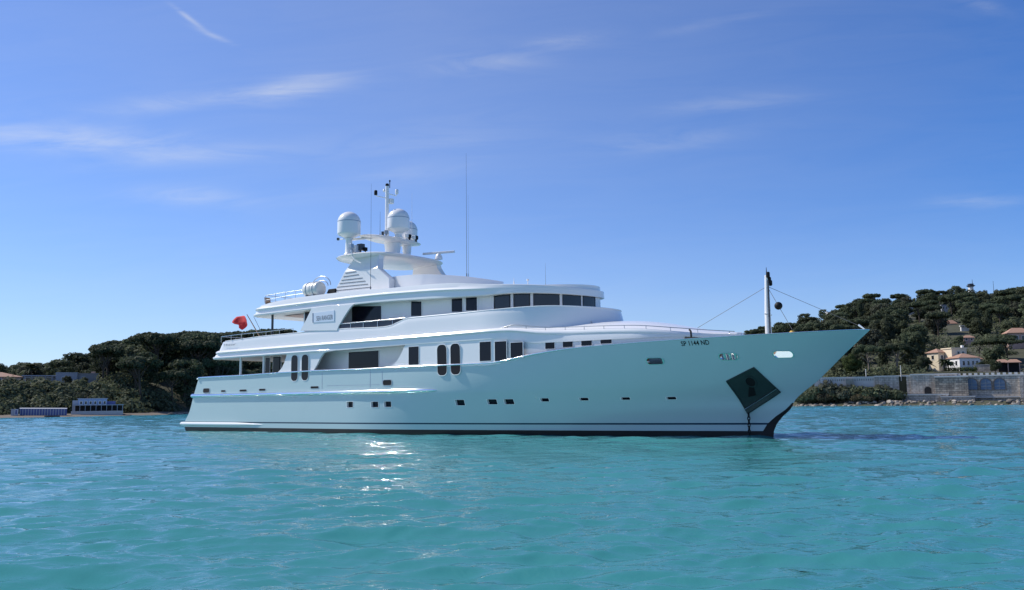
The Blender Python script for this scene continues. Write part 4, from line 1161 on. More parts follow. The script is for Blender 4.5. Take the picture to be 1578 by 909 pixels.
# ------------------------------------------------------------------ vegetation
def leaf_cloud(rng, clumps, per, size, out=.6):
    """clumps: (centre, radius xyz); returns quads as arrays"""
    V = []; 
    for c, rad in clumps:
        d = rng.normal(size=(per, 3)); d /= np.linalg.norm(d, axis=1)[:, None]
        r = rng.uniform(.45, 1.0, per)[:, None] ** .6
        p = np.array(c) + d * r * np.array(rad)
        nrm = d * 1.0 + rng.normal(size=(per, 3)) * .42 + np.array((0, 0, .25)); nrm /= np.linalg.norm(nrm, axis=1)[:, None]
        a = np.cross(nrm, rng.normal(size=(per, 3))); a /= np.linalg.norm(a, axis=1)[:, None]; b = np.cross(nrm, a)
        s = size * rng.uniform(.55, 1.25, per)[:, None]; t = s * rng.uniform(.45, .8, per)[:, None]
        V.append(np.stack([p - a * s, p - b * t, p + a * s, p + b * t], 1))
    return np.concatenate(V).reshape(-1, 3)
def quads_to(mb, V, mi): 
    o = len(mb.v); mb.v += [tuple(v) for v in V]; n = len(V) // 4
    mb.f += [(o + 4 * i, o + 4 * i + 1, o + 4 * i + 2, o + 4 * i + 3) for i in range(n)]; mb.m += [mi] * n
def crown(rng, kind, per=110, size=.36):
    """a crown about 9 m wide, foot of the tree at the origin"""
    cl = []
    if kind == 'umbrella':
        for i in range(26):
            a = rng.uniform(0, 6.28); r = 4.0 * math.sqrt(rng.uniform(0, 1)); z = 8.2 + 1.9 * math.sqrt(max(0, 1 - (r / 4.6) ** 2)) + rng.normal() * .25
            cl.append(((r * math.cos(a), r * math.sin(a), z), (1.35, 1.35, .75)))
    elif kind == 'round':
        for i in range(28):
            d = rng.normal(size=3); d /= np.linalg.norm(d); r = rng.uniform(.55, 1)
            cl.append(((3.3 * d[0] * r, 3.3 * d[1] * r, 5.4 + 3.4 * d[2] * r), (1.35, 1.35, 1.15)))
    elif kind == 'cone':
        for i in range(22):
            z = rng.uniform(1.2, 10.5); r = (1.25 * (1 - (z / 11.5) ** 2) + .1) * rng.uniform(.3, 1); a = rng.uniform(0, 6.28)
            cl.append(((r * math.cos(a), r * math.sin(a), z), (.75, .75, 1.3)))
    elif kind == 'wild':
        for i in range(24):
            a = rng.uniform(0, 6.28); z = rng.uniform(3.2, 9.6); r = rng.uniform(.2, 1) * 3.9 * math.sin(math.pi * min(max((z - 1.6) / 9.2, 0), 1)) ** .7
            cl.append(((r * math.cos(a) + .5, r * math.sin(a), z), (1.5, 1.5, .8)))
    else:   # bush
        for i in range(14):
            a = rng.uniform(0, 6.28); r = 1.5 * math.sqrt(rng.uniform(0, 1)); cl.append(((r * math.cos(a), r * math.sin(a), .9 + rng.uniform(-.3, .6) * (1.4 - r * .6)), (.75, .75, .6)))
    return cl, leaf_cloud(rng, cl, per, size)
def trunk(mb, rng, kind, cl, mi=0):
    top = {'umbrella': 8.0, 'round': 4.6, 'cone': 3, 'wild': 7.0, 'bush': .6}[kind]; r0 = {'bush': .08, 'cone': .16}.get(kind, .30)
    lean = rng.normal(size=2) * .25
    P = [(lean[0] * (f ** 2) * 2, lean[1] * (f ** 2) * 2, top * f - (.8 if f == 0 else 0)) for f in (0, .25, .5, .75, 1)]
    mb.tube(P, [r0 * (1 - .45 * i / 4) for i in range(5)], 7, mi)
    if kind != 'cone':
        for c, rad in cl[:9]:
            k = rng.uniform(.45, .85); b = Vector(P[2]).lerp(Vector(P[4]), (k - .45) * 2)
            mid = b.lerp(Vector(c), .55) + Vector((0, 0, -.25)); mb.tube([b, mid, c], [r0 * .42, r0 * .28, r0 * .1], 5, mi)
PROTO = {}
def proto(key, kind, leaf, seed, bark='bark', per=110, size=.36):
    rng = np.random.default_rng(seed); cl, V = crown(rng, kind, per, size)
    t = MB(); trunk(t, rng, kind, cl); c = MB(); quads_to(c, V, 0)
    tm = t.build('trunk', bark, None, smooth=60); cm = c.build('crown', leaf, None, fixn=False)
    w = MB(); w.v = list(t.v); w.f = list(t.f); w.m = list(t.m); quads_to(w, V, 1)
    wm = w.build('pine_tree', [bark, leaf], None, fixn=False)
    PROTO[key] = (tm.data, cm.data, wm.data)
    for o in (tm, cm, wm): bpy.data.objects.remove(o)
for i in range(3): proto('umbrella%d' % i, 'umbrella', 'pine_needles', 11 + i, per=130)
for i in range(3): proto('round%d' % i, 'round', ['pine_needles', 'oak_leaves', 'olive_leaves'][i], 21 + i)
for i in range(2): proto('wild%d' % i, 'wild', ['pine_needles', 'oak_leaves'][i], 31 + i)
proto('cone0', 'cone', 'pine_needles', 41, per=120, size=.26)
for i in range(3): proto('bush%d' % i, 'bush', ['oak_leaves', 'olive_leaves', 'dry_scrub'][i], 51 + i, per=120, size=.17)
proto('bigpine0', 'umbrella', 'pine_needles', 61, per=330, size=.24, bark='pale_bark'); proto('bigpine1', 'wild', 'oak_leaves', 62, per=330, size=.24, bark='pale_bark'); proto('bigpine2', 'round', 'bright_leaves', 63, per=300, size=.24)
def tree(key, loc, sc, rz, name, label, cat, group=None, parts=False, sz=None):
    tm, cm, wm = PROTO[key]
    if parts:
        r = empty(name, loc, rz); r.scale = (sc, sc, sz or sc)
        for nm, me in (('trunk', tm), ('crown', cm)):
            o = bpy.data.objects.new(nm, me); COL.objects.link(o); o.parent = r
    else:
        r = bpy.data.objects.new(name, wm); COL.objects.link(r); r.location = loc; r.rotation_euler = (0, 0, rz); r.scale = (sc, sc, sz or sc)
    tag(r, label, cat, group); return r
def clear_of(px, d, keep):
    """keep: (px0, px1, d0, d1) rectangles kept free for buildings"""
    return not any(a <= px <= b and c <= d <= e for a, b, c, e in keep)
KEEP_L = [(-25, 34, 222, 246), (38, 142, 205, 262), (10, 190, 196, 215)]
KEEP_R = [(1430, 1516, 245, 290), (1500, 1580, 245, 273)]
def hill_d(px, y, lift=1.2):
    lo, hi = shore_d(px) + 40, ridge_d(px)
    for _ in range(40):
        m = (lo + hi) / 2
        if terr(px, m) + lift < zpx(px, y, m): lo = m
        else: hi = m
    return lo
HOUSES = [(a, b, hill_d((a + b) / 2, y)) for a, b, y in [(1562, 1596, 532), (1408, 1431, 480), (1386, 1394, 478), (1461, 1475, 478), (1467, 1482, 497.5), (1489, 1500, 504.5), (1492, 1507, 526), (1282, 1296, 489), (1252, 1262, 503), (1357, 1369, 499)]]
KEEP_R += [(a - 4, b + 4, d - 62, d + 14) for a, b, d in HOUSES] + [(1498, 1518, 600, 700)]
rt = random.Random(3)
def woods():
    # left hill
    n = 0; pts = []
    while n < 118:
        px = rt.uniform(-30, 480); s, r = shore_d(px), ridge_d(px); q = 15 if px > 195 else 32; d = s + q + (r + 6 - s - q) * rt.random() ** .95
        if not clear_of(px, d, KEEP_L): continue
        x, y = at_az(px, d)
        if any((x - a) ** 2 + (y - b) ** 2 < 5.2 ** 2 for a, b in pts): continue
        if px < 145 and d > r - 35 and rt.random() < .3: continue
        pts.append((x, y)); k = rt.choice(['umbrella0', 'umbrella1', 'umbrella2', 'round0', 'round1', 'wild0', 'wild1', 'umbrella0']) if px > 120 else rt.choice(['round0', 'round1', 'wild0', 'round2'])
        sc = rt.uniform(.85, 1.3) * (1.0 if px > 150 else .72); p = ground_pt(px, d, -.6)
        tree(k, p, sc, rt.uniform(0, 6.28), 'pine_tree', 'dark pine in the dense wood on the left shore behind the stern', 'tree', 'pines in the wood on the left shore')
        n += 1
    # the skyline pines of the left hill
    for px, y in [(-8, 575), (4, 573), (10, 572), (16, 571), (24, 568), (30, 566), (38, 564), (46, 561), (52, 559), (58, 557), (72, 554), (84, 552), (97, 550), (110, 549), (122, 548), (134, 546), (148, 543), (165, 534), (186, 528), (205, 524), (226, 520), (248, 519), (268, 516), (288, 514), (306, 515), (326, 516), (346, 517), (366, 514), (388, 513), (404, 511), (432, 509)]:
        d = ridge_d(px) - rt.uniform(5, 25); z = zpx(px, y, d); k = rt.choice(['umbrella0', 'umbrella1', 'umbrella2'] if px > 160 else ['round0', 'round1', 'wild0']); g = ground_pt(px, d); th = 10.2 if px > 160 else 9.3; sc = min(max((z - g.z) / th, .8 if px > 160 else .75), 1.7)
        tree(k, (g.x, g.y, z - th * sc), sc * (1.05 if px > 160 else 1.45), rt.uniform(0, 6.28), 'pine_tree', 'flat-topped pine on the skyline of the left wood' if px > 160 else 'rounded tree on the skyline behind the low white villa', 'tree', 'flat-topped pines on the left skyline' if px > 160 else 'trees on the skyline behind the villa', sz=sc)
    # right hill
    n = 0; pts = []
    while n < 262:
        px = rt.uniform(1095, 1620); s, r = shore_d(px), ridge_d(px); d = s + 24 + (r + 4 - s - 24) * rt.random() ** 1.1
        if not clear_of(px, d, KEEP_R): continue
        x, y = at_az(px, d)
        if any((x - a) ** 2 + (y - b) ** 2 < 6.5 ** 2 for a, b in pts): continue
        pts.append((x, y)); k = rt.choice(['umbrella0', 'wild0', 'umbrella2', 'round0', 'round1', 'round2', 'wild0', 'wild1', 'round1'])
        if rt.random() < .05: k = 'cone0'
        sc = rt.uniform(.75, 1.15) * (.8 if d < 300 else 1.05); p = ground_pt(px, d, -.8)
        if d > r - 70: sc *= .72; k = rt.choice(['round0', 'round1', 'round2', 'wild0', 'round0'])
        if d < 330 and 1430 < px < 1515: sc *= .6
        tree(k, p, sc, rt.uniform(0, 6.28), 'evergreen_tree', 'evergreen tree in the dense wood covering the right hill', 'tree', 'trees in the wood on the right hill')
        n += 1
    # the rest of the far wood, which reads as one mass of foliage
    rng = np.random.default_rng(8); mb = MB(); cl = []
    for i in range(1900):
        if i % 3 == 0: px = rng.uniform(-60, 520)
        else: px = rng.uniform(1000, 1660)
        s, r = shore_d(px), ridge_d(px); q = (13 if px < 600 else 15) if i % 2 else 26; d = s + q + (r + 12 - s - q) * rng.uniform() ** (.8 if i % 2 == 0 else 2.2)
        if not clear_of(px, d, KEEP_L if px < 600 else KEEP_R): continue
        p = ground_pt(px, d); h = rng.uniform(1.0, 4.2) * (1 if d > s + 60 else .7)
        if px < 150 and d > 222: h *= .45
        if 1425 < px < 1520 and d < 300: h *= .35
        if any(a - 5 <= px <= b_ + 5 and d_ - 75 < d < d_ + 10 for a, b_, d_ in HOUSES): h *= .4
        cl.append(((p.x, p.y, p.z + h * .5), (rng.uniform(2.0, 4.2), rng.uniform(2.0, 4.2), h * .75)))
    for i in range(330):
        px = rng.uniform(-40, 175); d = rng.uniform(212, 248); p = ground_pt(px, d)
        if 112 < px < 190 and d < 222: continue
        h = rng.uniform(.8, 2.0) * (1.25 if d < 230 else .35); cl.append(((p.x, p.y, p.z + h * .45), (rng.uniform(1.2, 2.3), rng.uniform(1.2, 2.3), h * .7)))
    V = leaf_cloud(rng, cl, 130, .40); quads_to(mb, V, 0)
    o = mb.build('woodland', 'oak_leaves', None, fixn=False); tag(o, 'dark undergrowth filling the woods on both hills', 'woodland', None, 'stuff')
woods()
# trees and bushes one can tell apart near the right shore
for px, ytop, d, key, w, nm, lab in [
    (1342, 534, 268, 'bigpine0', 44, 'pine_tree', 'broad pine above the low parapet, left of the two big shore pines'), (1385, 532, 270, 'bigpine0', 52, 'pine_tree', 'broad dark pine above the wall recess, right of the two shore pines'),
    (1546, 523, 285, 'bigpine0', 58, 'pine_tree', 'big umbrella pine beside the cream villa on the right'), (1315, 545, 264, 'bigpine2', 34, 'shore_tree', 'yellow-green tree above the parapet next to the yacht bow'),
    (1296, 558, 266, 'bigpine1', 34, 'shore_tree', 'dull green tree half hidden behind the raked bow'), (1424, 547, 262, 'bigpine1', 26, 'shore_tree', 'loose grey-green tree between the big pines and the cream villa')]:
    g = ground_pt(px, d); H = zpx(px, ytop, d) - g.z; W = w / 1400 * d; top = 10.4 if key != 'bigpine1' else 10.3
    if key == 'bigpine2': top = 9.6
    tree(key, g, W / 9.4, rt.uniform(0, 6.28), nm, lab, 'tree', None, True, sz=H / top)
for px, yt, d in ((103, 578, 246), (117, 584, 245), (60, 586, 244), (128, 580, 247)):
    g = ground_pt(px, d); H = zpx(px, yt, d) - g.z; tree('round1', g, H / 9.3 * .9, rt.uniform(0, 6), 'garden_tree', 'small round tree in front of the low white villa', 'tree', 'garden trees before the left villa', sz=H / 9.3)
n_b = 0
for px, yt, d in ((1514, 556, 268), (1528, 560, 270), (1537, 553, 262), (1476, 570, 258), (1496, 571, 258)):
    g = ground_pt(px, d); H = zpx(px, yt, d) - g.z; tree('round0', g, H / 9.3, rt.uniform(0, 6), 'garden_tree', 'small dark garden tree beside the cream villas above the sea wall', 'tree', 'garden trees beside the cream villas', sz=H / 9.3)
for px, ytop, ybot, off, key in [(1246, 600, 620, 3, 'bush0'), (1262, 590, 620, 4.5, 'bush0'), (1278, 586, 619, 6, 'bush1'), (1292, 588, 619, 6.5, 'bush0'), (1271, 603, 621, 3, 'bush2'), (1300, 600, 619, 4, 'bush1'), (1328, 592, 618, 6, 'bush0'), (1345, 588, 617, 6.5, 'bush0'), (1360, 594, 617, 6, 'bush1'), (1376, 596, 616, 6.5, 'bush0'), (1320, 606, 620, 3, 'bush2'), (1338, 608, 620, 3, 'bush2'), (1235, 608, 621, 3, 'bush0')]:
    d = shore_d(px) + off; g = ground_pt(px, d); H = zpx(px, ytop, d) - g.z
    tree(key, g, max(H / 2.0, .6) * .95, rt.uniform(0, 6.28), 'shore_bush', 'bush growing on the rocky bank below the parapet, right of the bow', 'bush', 'bushes on the rocky bank right of the bow', True, sz=H / 2.0)
def palm(px, ytop, d, label, sc=1.0, base=None):
    g = ground_pt(px, d) if base is None else base; H = zpx(px, ytop, d) - g.z; r = empty('palm_tree', g, rt.uniform(0, 6)); tag(r, label, 'palm tree')
    t = MB(); t.tube([(0, 0, -.4), (.1, 0, H * .4), (.05, .05, H * .82)], [.22, .18, .16], 8); t.build('trunk', 'bark', r, smooth=60)
    c = MB()
    for k in range(22):
        a = k * 2.4; el = rt.uniform(-.2, 1.1); L = sc * rt.uniform(1.6, 2.3); base_ = Vector((.05, .05, H * .82))
        prev = None; rows = []
        for j in range(6):
            f = j / 5; x = L * f * math.cos(el * (1 - .2 * f)); z = L * f * math.sin(el) - 1.1 * L * .55 * f * f; w = .30 * sc * math.sin(math.pi * min(.15 + f * .85, 1)) + .02
            q = base_ + Vector((x * math.cos(a), x * math.sin(a), z)); sd = Vector((-math.sin(a), math.cos(a), 0)) * w
            rows.append([q - sd - Vector((0, 0, w * .6)), q, q + sd - Vector((0, 0, w * .6))])
        c.grid(rows)
    c.build('crown', 'palm_leaves', r, fixn=False)
palm(45, 556, 258, 'palm tree rising beside the low white villa on the left shore', 1.7)
palm(1459, 551, 262, 'left of two palms in front of the cream villa', 1.0); palm(1465, 553, 264, 'right of two palms in front of the cream villa', 1.0); palm(1432, 556, 263, 'palm beside the loose tree above the sea wall', 1.1)

# ------------------------------------------------------------------ buildings
def frame_at(px, d):
    x, y = at_az(px, d); return math.atan2(-x, y)      # yaw that turns local +Y away from the camera
class Bld:
    """a building: local x to the right, y away from the viewer, z up; sizes in metres"""
    def __init__(s, name, label, cat, px, ybase, d, rot=0.0, group=None):
        z = zpx(px, ybase, d); x, y = at_az(px, d); s.r = empty(name, (x, y, z), frame_at(px, d) + rot); tag(s.r, label, cat, group); s.u = d / 1400.0
    def wall(s, x0, x1, y0, y1, z0, z1, m, name='wall'):
        mb = MB(); mb.box(((x0 + x1) / 2, (y0 + y1) / 2, (z0 + z1) / 2), (x1 - x0, y1 - y0, z1 - z0)); return mb.build(name, m, s.r)
    def win(s, x, z, w, h, y=0.0, m='house_glass', frame='render_white', name='window', side=0):
        """side 0: front face at y; -1: left face at x"""
        mb = MB()
        if side == 0:
            mb.box((x, y - .02, z), (w, .06, h), 0)
            for dx, dz, sx, sz in ((0, h / 2 + .05, w + .2, .1), (0, -h / 2 - .05, w + .3, .12), (-w / 2 - .05, 0, .1, h), (w / 2 + .05, 0, .1, h)): mb.box((x + dx, y - .04, z + dz), (sx, .12, sz), 1)
        else:
            mb.box((x - .02, y, z), (.06, w, h), 0)
            for dy, dz, sy, sz in ((0, h / 2 + .05, w + .2, .1), (0, -h / 2 - .05, w + .3, .12)): mb.box((x - .04, y + dy, z + dz), (.12, sy, sz), 1)
        return mb.build(name, [m, frame], s.r)
    def hip(s, x0, x1, y0, y1, z0, h, m='terracotta', ov=.35):
        x0 -= ov; x1 += ov; y0 -= ov; y1 += ov; k = min(x1 - x0, y1 - y0) / 2 * .98
        mb = MB(); mb.add([(x0, y0, z0), (x1, y0, z0), (x1, y1, z0), (x0, y1, z0), (x0 + k, (y0 + y1) / 2, z0 + h), (x1 - k, (y0 + y1) / 2, z0 + h), (x0, y0, z0 - .12), (x1, y0, z0 - .12), (x1, y1, z0 - .12), (x0, y1, z0 - .12)],
                          [(0, 1, 5, 4), (1, 2, 5), (2, 3, 4, 5), (3, 0, 4), (6, 7, 1, 0), (7, 8, 2, 1), (8, 9, 3, 2), (9, 6, 0, 3), (9, 8, 7, 6)]); return mb.build('roof', m, s.r)
    def flat(s, x0, x1, y0, y1, z0, t=.25, m='render_white', ov=.25):
        mb = MB(); mb.box(((x0 + x1) / 2, (y0 + y1) / 2, z0 + t / 2), (x1 - x0 + 2 * ov, y1 - y0 + 2 * ov, t)); return mb.build('roof', m, s.r)
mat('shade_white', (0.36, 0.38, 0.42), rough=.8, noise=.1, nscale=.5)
# -- left shore
b = Bld('house', 'ochre house with a shallow terracotta roof at the left edge', 'house', 5, 609, 232, .12)
b.wall(-6, 3.2, 0, 7, -.5, 4.1, 'render_pink'); b.hip(-6, 3.2, 0, 7, 4.1, 1.1); b.wall(-6, .6, -2.6, 0, -.5, 2.4, 'render_pink', 'annexe'); b.flat(-6, .6, -2.6, 0, 2.4, .18, 'terracotta')
b.win(1.9, 2.4, .9, 1.3); b.win(1.9, .9, 1.0, 1.2); b.win(-1.2, 3.3, .9, .9); b.win(-.7, .8, .5, 1.6, -2.6, name='door'); b.win(-2.0, 1.1, .7, 1.2, -2.6)
b = Bld('villa', 'long low white villa with flat roofs among the trees on the left shore', 'villa', 92, 594, 250, -.05)
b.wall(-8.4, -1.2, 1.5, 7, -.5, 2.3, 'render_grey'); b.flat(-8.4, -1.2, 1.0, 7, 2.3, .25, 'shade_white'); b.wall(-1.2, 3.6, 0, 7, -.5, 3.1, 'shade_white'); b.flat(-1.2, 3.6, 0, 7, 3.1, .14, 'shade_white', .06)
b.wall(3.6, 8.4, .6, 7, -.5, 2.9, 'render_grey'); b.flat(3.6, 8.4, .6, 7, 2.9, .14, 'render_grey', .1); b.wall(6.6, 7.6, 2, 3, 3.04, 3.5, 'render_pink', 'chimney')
for x in (-7.3, -5.8, -4.3, -2.8): b.win(x, 1.1, 1.0, 1.7, 1.5)
b.win(.6, 1.5, .9, 1.1); b.win(4.9, 1.5, .8, 1.1, .6)
for x in (-8.0, -6.5, -5.0, -3.5, -2.0): mb = MB(); mb.box((x, .9, .9), (.14, .14, 2.8)); mb.build('post', 'shade_white', b.r)
b = Bld('garden_wall', 'low stone garden wall below the ochre house', 'wall', 18, 613, 224)
b.wall(-7, 4.4, 0, .5, -1.5, .35, 'stone_wall'); b.flat(-7, 4.4, 0, .5, .35, .1, 'pale_concrete', .05)
b = Bld('restaurant', 'blue and white beach restaurant with an open terrace', 'beach restaurant', 149, 638.3, 207.5, 0)
u = b.u
b.wall(-24 * u, 13 * u, 2.0, 5, -.2, 21.5 * u, 'render_blue'); b.flat(-24 * u, 13 * u, 2.0, 5, 21.5 * u, .12, 'shade_white', .15); b.wall(-31 * u, -24 * u, 2.2, 4.6, -.2, 19.5 * u, 'shade_white', 'side_wing'); b.wall(13 * u, 24 * u, 2.4, 5, -.2, 18 * u, 'shutter_blue', 'side_wing')
b.flat(-28 * u, 34 * u, .1, 2.2, 12.4 * u, .14, 'shade_white', .1); b.wall(-32 * u, 34 * u, -.2, 0, -.3, 4.6 * u, 'pale_concrete', 'terrace_wall'); b.wall(-27 * u, 33 * u, 1.7, 1.95, -.2, 12 * u, 'dark_opening', 'terrace_back')
for i in range(10): mb = MB(); mb.box(((-28 + i * 6.8) * u, .05, 6 * u), (.09, .09, 13 * u)); mb.build('post', 'shade_white', b.r)
for i in range(6): b.win((-20 + i * 6) * u, 16 * u, 2.6 * u, 4 * u, 2.0)
b.wall(-13 * u, -11.6 * u, 3, 3.4, 21.5 * u, 23.5 * u, 'terracotta', 'chimney')
hut = None
def beach_hut(px):
    r = empty('beach_hut', (0, 0, 0)); mb = MB(); mb.box((0, .3, .52), (.56, .8, 1.3)); mb.build('wall', 'shutter_blue', r)
    mb = MB(); mb.box((-.2, -.11, .5), (.17, .04, 1.26)); mb.build('door', 'shade_white', r); mb = MB(); mb.add([(-.31, -.16, 1.14), (.31, -.16, 1.14), (.31, .75, 1.3), (-.31, .75, 1.3), (-.31, -.16, 1.2), (.31, -.16, 1.2), (.31, .75, 1.36), (-.31, .75, 1.36)], [(3, 2, 1, 0), (4, 5, 6, 7), (0, 1, 5, 4), (1, 2, 6, 5), (2, 3, 7, 6), (3, 0, 4, 7)]); mb.build('roof', 'shade_white', r); return r
h0 = beach_hut(0); d = 204
for i in range(17):
    r = h0 if i == 0 else copy_tree(h0); px = 33 + i * 4.25; x, y = at_az(px, d); r.location = (x, y, zpx(px, 639.0, d)); r.rotation_euler = (0, 0, frame_at(px, d))
    tag(r, 'small blue beach hut with a white door in the row behind the left beach', 'beach hut', 'beach huts in a row')
b = Bld('beach_cabin', 'larger white cabin at the left end of the row of beach huts', 'cabin', 23, 639.6, 203)
b.wall(-.65, .65, 0, 1, -.3, 1.1, 'shade_white'); b.flat(-.65, .65, 0, 1, 1.1, .08, 'shade_white', .08); b.win(.25, .55, .3, .9, 0, 'shutter_blue', name='door')
def rowboat():
    d = shore_d(81) - 1.2; x, y = at_az(81, d); r = empty('rowing_boat', (x, y, .02), frame_at(81, d)); tag(r, 'small dark red rowing boat at the edge of the left beach', 'boat')
    mb = MB(); rows = []
    for k, (bw, z) in enumerate(((.25, -.1), (.5, .1), (.6, .3), (.53, .3), (.45, .12), (.2, 0))):
        rows.append([(1.35 * math.cos(t) * (1 if k < 3 else .94), bw * math.sin(t) * abs(math.sin(t)) ** .3, z + .1 * abs(math.cos(t)) ** 3) for t in [2 * math.pi * i / 32 for i in range(32)]])
    mb.grid(rows, 0, True); mb.build('hull', 'boat_paint', r, smooth=50)
    for xx in (-.5, .3): mb = MB(); mb.box((xx, 0, .24), (.22, .86, .04)); mb.build('thwart', 'teak', r)
rowboat()
# -- right shore: the sea wall, section by section
def arch_outline(w, h, n=10):
    r = w / 2; return [(-r, 0), (r, 0), (r, h - r)] + [(r * math.cos(math.pi * k / n), h - r + r * math.sin(math.pi * k / n)) for k in range(1, n)] + [(-r, h - r)]
WD = 253.0
def wall_section(name, label, px0, px1, ytop, ybot, d, m='stone_wall', cap=True, thick=1.2, cat='sea wall'):
    pc = (px0 + px1) / 2; b = Bld(name, label, cat, pc, ybot, d); w = (px1 - px0) * b.u; h = zpx(pc, ytop, d) - b.r.location.z
    b.wall(-w / 2, w / 2, 0, thick, -1.5, h, m)
    if cap: b.flat(-w / 2, w / 2, 0, thick, h, .3, 'pale_concrete', .12)
    b.w, b.h = w, h; return b
b = wall_section('sea_wall', 'grey stone sea wall with three arched blue windows', 1488, 1640, 578.5, 613, WD)
for px in (1513.5, 1530.5, 1547):
    x = (px - 1564) * b.u; o = arch_outline(13 * b.u, 15 * b.u); z0 = zpx(px, 600, WD) - b.r.location.z
    mb = MB(); mb.prism([(x + p[0], z0 + p[1]) for p in o], -.06, .1, 0)
    oo = [(x + p[0] * 1.22, z0 - .12 + p[1] * 1.1) for p in o]; ii = [(x + p[0], z0 + p[1]) for p in o]; n = len(o)
    mb.add([(p[0], -.14, p[1]) for p in ii] + [(p[0], -.14, p[1]) for p in oo] + [(p[0], .02, p[1]) for p in ii] + [(p[0], .02, p[1]) for p in oo], [f for k in range(n) for f in ((k, (k + 1) % n, n + (k + 1) % n, n + k), (n + k, n + (k + 1) % n, 3 * n + (k + 1) % n, 3 * n + k), ((k + 1) % n, k, 2 * n + k, 2 * n + (k + 1) % n))], 1)
    for zz in (4 * b.u, 8.5 * b.u): mb.box((x, -.09, z0 + zz), (13 * b.u, .05, .09), 2)
    mb.box((x, -.085, z0 + 7 * b.u), (.09, .05, 14 * b.u), 2); mb.build('arched_window', ['blue_pane', 'arch_stone', 'ink_grey'], b.r)
mb = MB(); mb.box((0, -.2, zpx(1564, 611.3, WD) - b.r.location.z), (b.w, .7, .3)); mb.build('ledge', 'pale_concrete', b.r)
mb = MB(); mb.box(((1573 - 1564) * b.u, -.3, b.h / 2 - .4), (.9, .8, b.h - .4)); mb.build('buttress', 'stone_wall', b.r)
for i in range(22): mb = MB(); mb.box((-b.w / 2 + .6 + i * b.w / 22, .5, b.h + .55), (.7, .4, .5)); mb.build('parapet_block', 'pale_concrete', b.r)
b = wall_section('wall_buttress', 'rough weathered stone buttress projecting from the sea wall', 1447, 1488, 581, 613, WD - 1.6, 'buttress_stone', True, 2.6, 'buttress')
b = wall_section('sea_wall', 'tall grey sea wall section with a small arched doorway', 1411, 1470, 577.5, 609, WD, thick=1.3)
x = (1432.5 - 1440.5) * b.u; o = arch_outline(9 * b.u, 10.5 * b.u); z0 = zpx(1432, 607.5, WD) - b.r.location.z
mb = MB(); mb.prism([(x + p[0], z0 + p[1]) for p in o], -.06, .1, 0); mb.build('arched_door', 'dark_opening', b.r)
oo = [(x + p[0] * 1.3, z0 + p[1] * 1.12) for p in o]; mb = MB(); mb.prism(oo, -.04, .08); mb.build('door_surround', 'rough_stone', b.r)
mb = MB(); mb.box(((1449 - 1440.5) * b.u, -.12, b.h * .42), (.35, .3, b.h * .8)); mb.build('pilaster', 'pale_concrete', b.r)
b = wall_section('sea_wall', 'short low sea wall section left of the arched doorway', 1399.5, 1411, 580, 609, WD + .4)
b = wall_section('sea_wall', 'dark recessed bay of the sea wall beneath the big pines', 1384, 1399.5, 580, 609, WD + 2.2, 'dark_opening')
b = wall_section('sea_wall', 'grey wall section partly hidden by bushes beneath the big pines', 1352, 1384, 580.5, 609, WD + .8)
b = wall_section('landing', 'long pale quay ledge at the foot of the sea wall', 1362, 1452, 609, 617, WD - 2.4, 'stone_wall', True, 2.2, 'quay')
b = wall_section('landing', 'short pale quay ledge at the foot of the buttress', 1455, 1497, 612, 618, WD - 3.4, 'stone_wall', True, 1.7, 'quay')
b = wall_section('parapet_wall', 'thin pale parapet above the bushes right of the bow', 1262, 1352, 582.5, 587.5, WD + 1.0, 'pale_concrete', True, .5, 'parapet')
for i in range(30): mb = MB(); mb.box((-b.w / 2 + .3 + i * b.w / 30, -.03, .35), (.12, .1, .5)); mb.build('baluster', 'dark_opening', b.r)
b.wall(-b.w / 2, b.w / 2, .1, .7, -6.5, -.1, 'rough_stone', 'retaining_wall')
b = wall_section('stone_stair', 'pale eroded stone stair climbing to the parapet', 1306, 1316, 584, 617, WD - .3, 'rock', False, 1.0, 'stairs')
b.wall(-b.w * .2, b.w * 1.2, -.5, .3, -1, b.h * .35, 'rock', 'landing_block')
b = wall_section('stone_pillar', 'white pillar below the left end of the parapet', 1265.5, 1269, 585, 597, WD - .2, 'pale_concrete', False, .6, 'pillar')
# villas
b = Bld('villa', 'small cream villa with a terracotta hip roof, left of the larger villa', 'villa', 1457, 575, 276, .9)
u = b.u; b.wall(-9 * u, 9 * u, 0, 3.6, -1, 29 * u, 'render_cream'); b.hip(-9 * u, 9 * u, 0, 3.6, 29 * u, 1.1); b.win(-2 * u, 22 * u, .7, 1.1); b.win(4 * u, 22 * u, .7, 1.1); b.win(-9 * u, 22 * u, .7, 1.1, 1.8, side=-1); b.win(1 * u, 10 * u, .8, 1.3)
b = Bld('villa', 'large cream villa with terracotta roofs and a square upper storey', 'villa', 1500, 575, 272, .62)
u = b.u
b.wall(-17 * u, 14 * u, 0, 5.5, -1, 21.5 * u, 'render_white'); b.hip(-17 * u, 14 * u, 0, 5.5, 21.5 * u, 1.25); b.wall(-13 * u, 10 * u, 4.2, 8.5, 0, 35 * u, 'render_cream', 'upper_storey'); b.flat(-13 * u, 10 * u, 4.2, 8.5, 35 * u, .3, 'render_cream', .2)
b.wall(14 * u, 24 * u, 1.5, 6, -1, 20 * u, 'render_cream', 'side_wing'); b.hip(14 * u, 24 * u, 1.5, 6, 20 * u, .8, 'terracotta', .2); b.wall(6 * u, 9 * u, 5, 5.6, 35 * u, 40 * u, 'render_white', 'chimney')
for x in (-11, -4, 3, 9): b.win(x * u, 14 * u, .6, 1.1)
for y in (1.4, 3.6): b.win(-17 * u, 14 * u, .7, 1.2, y, side=-1)
b.win(-3 * u, 29 * u, .7, .8, 4.2); b.win(4 * u, 29 * u, .7, .8, 4.2)
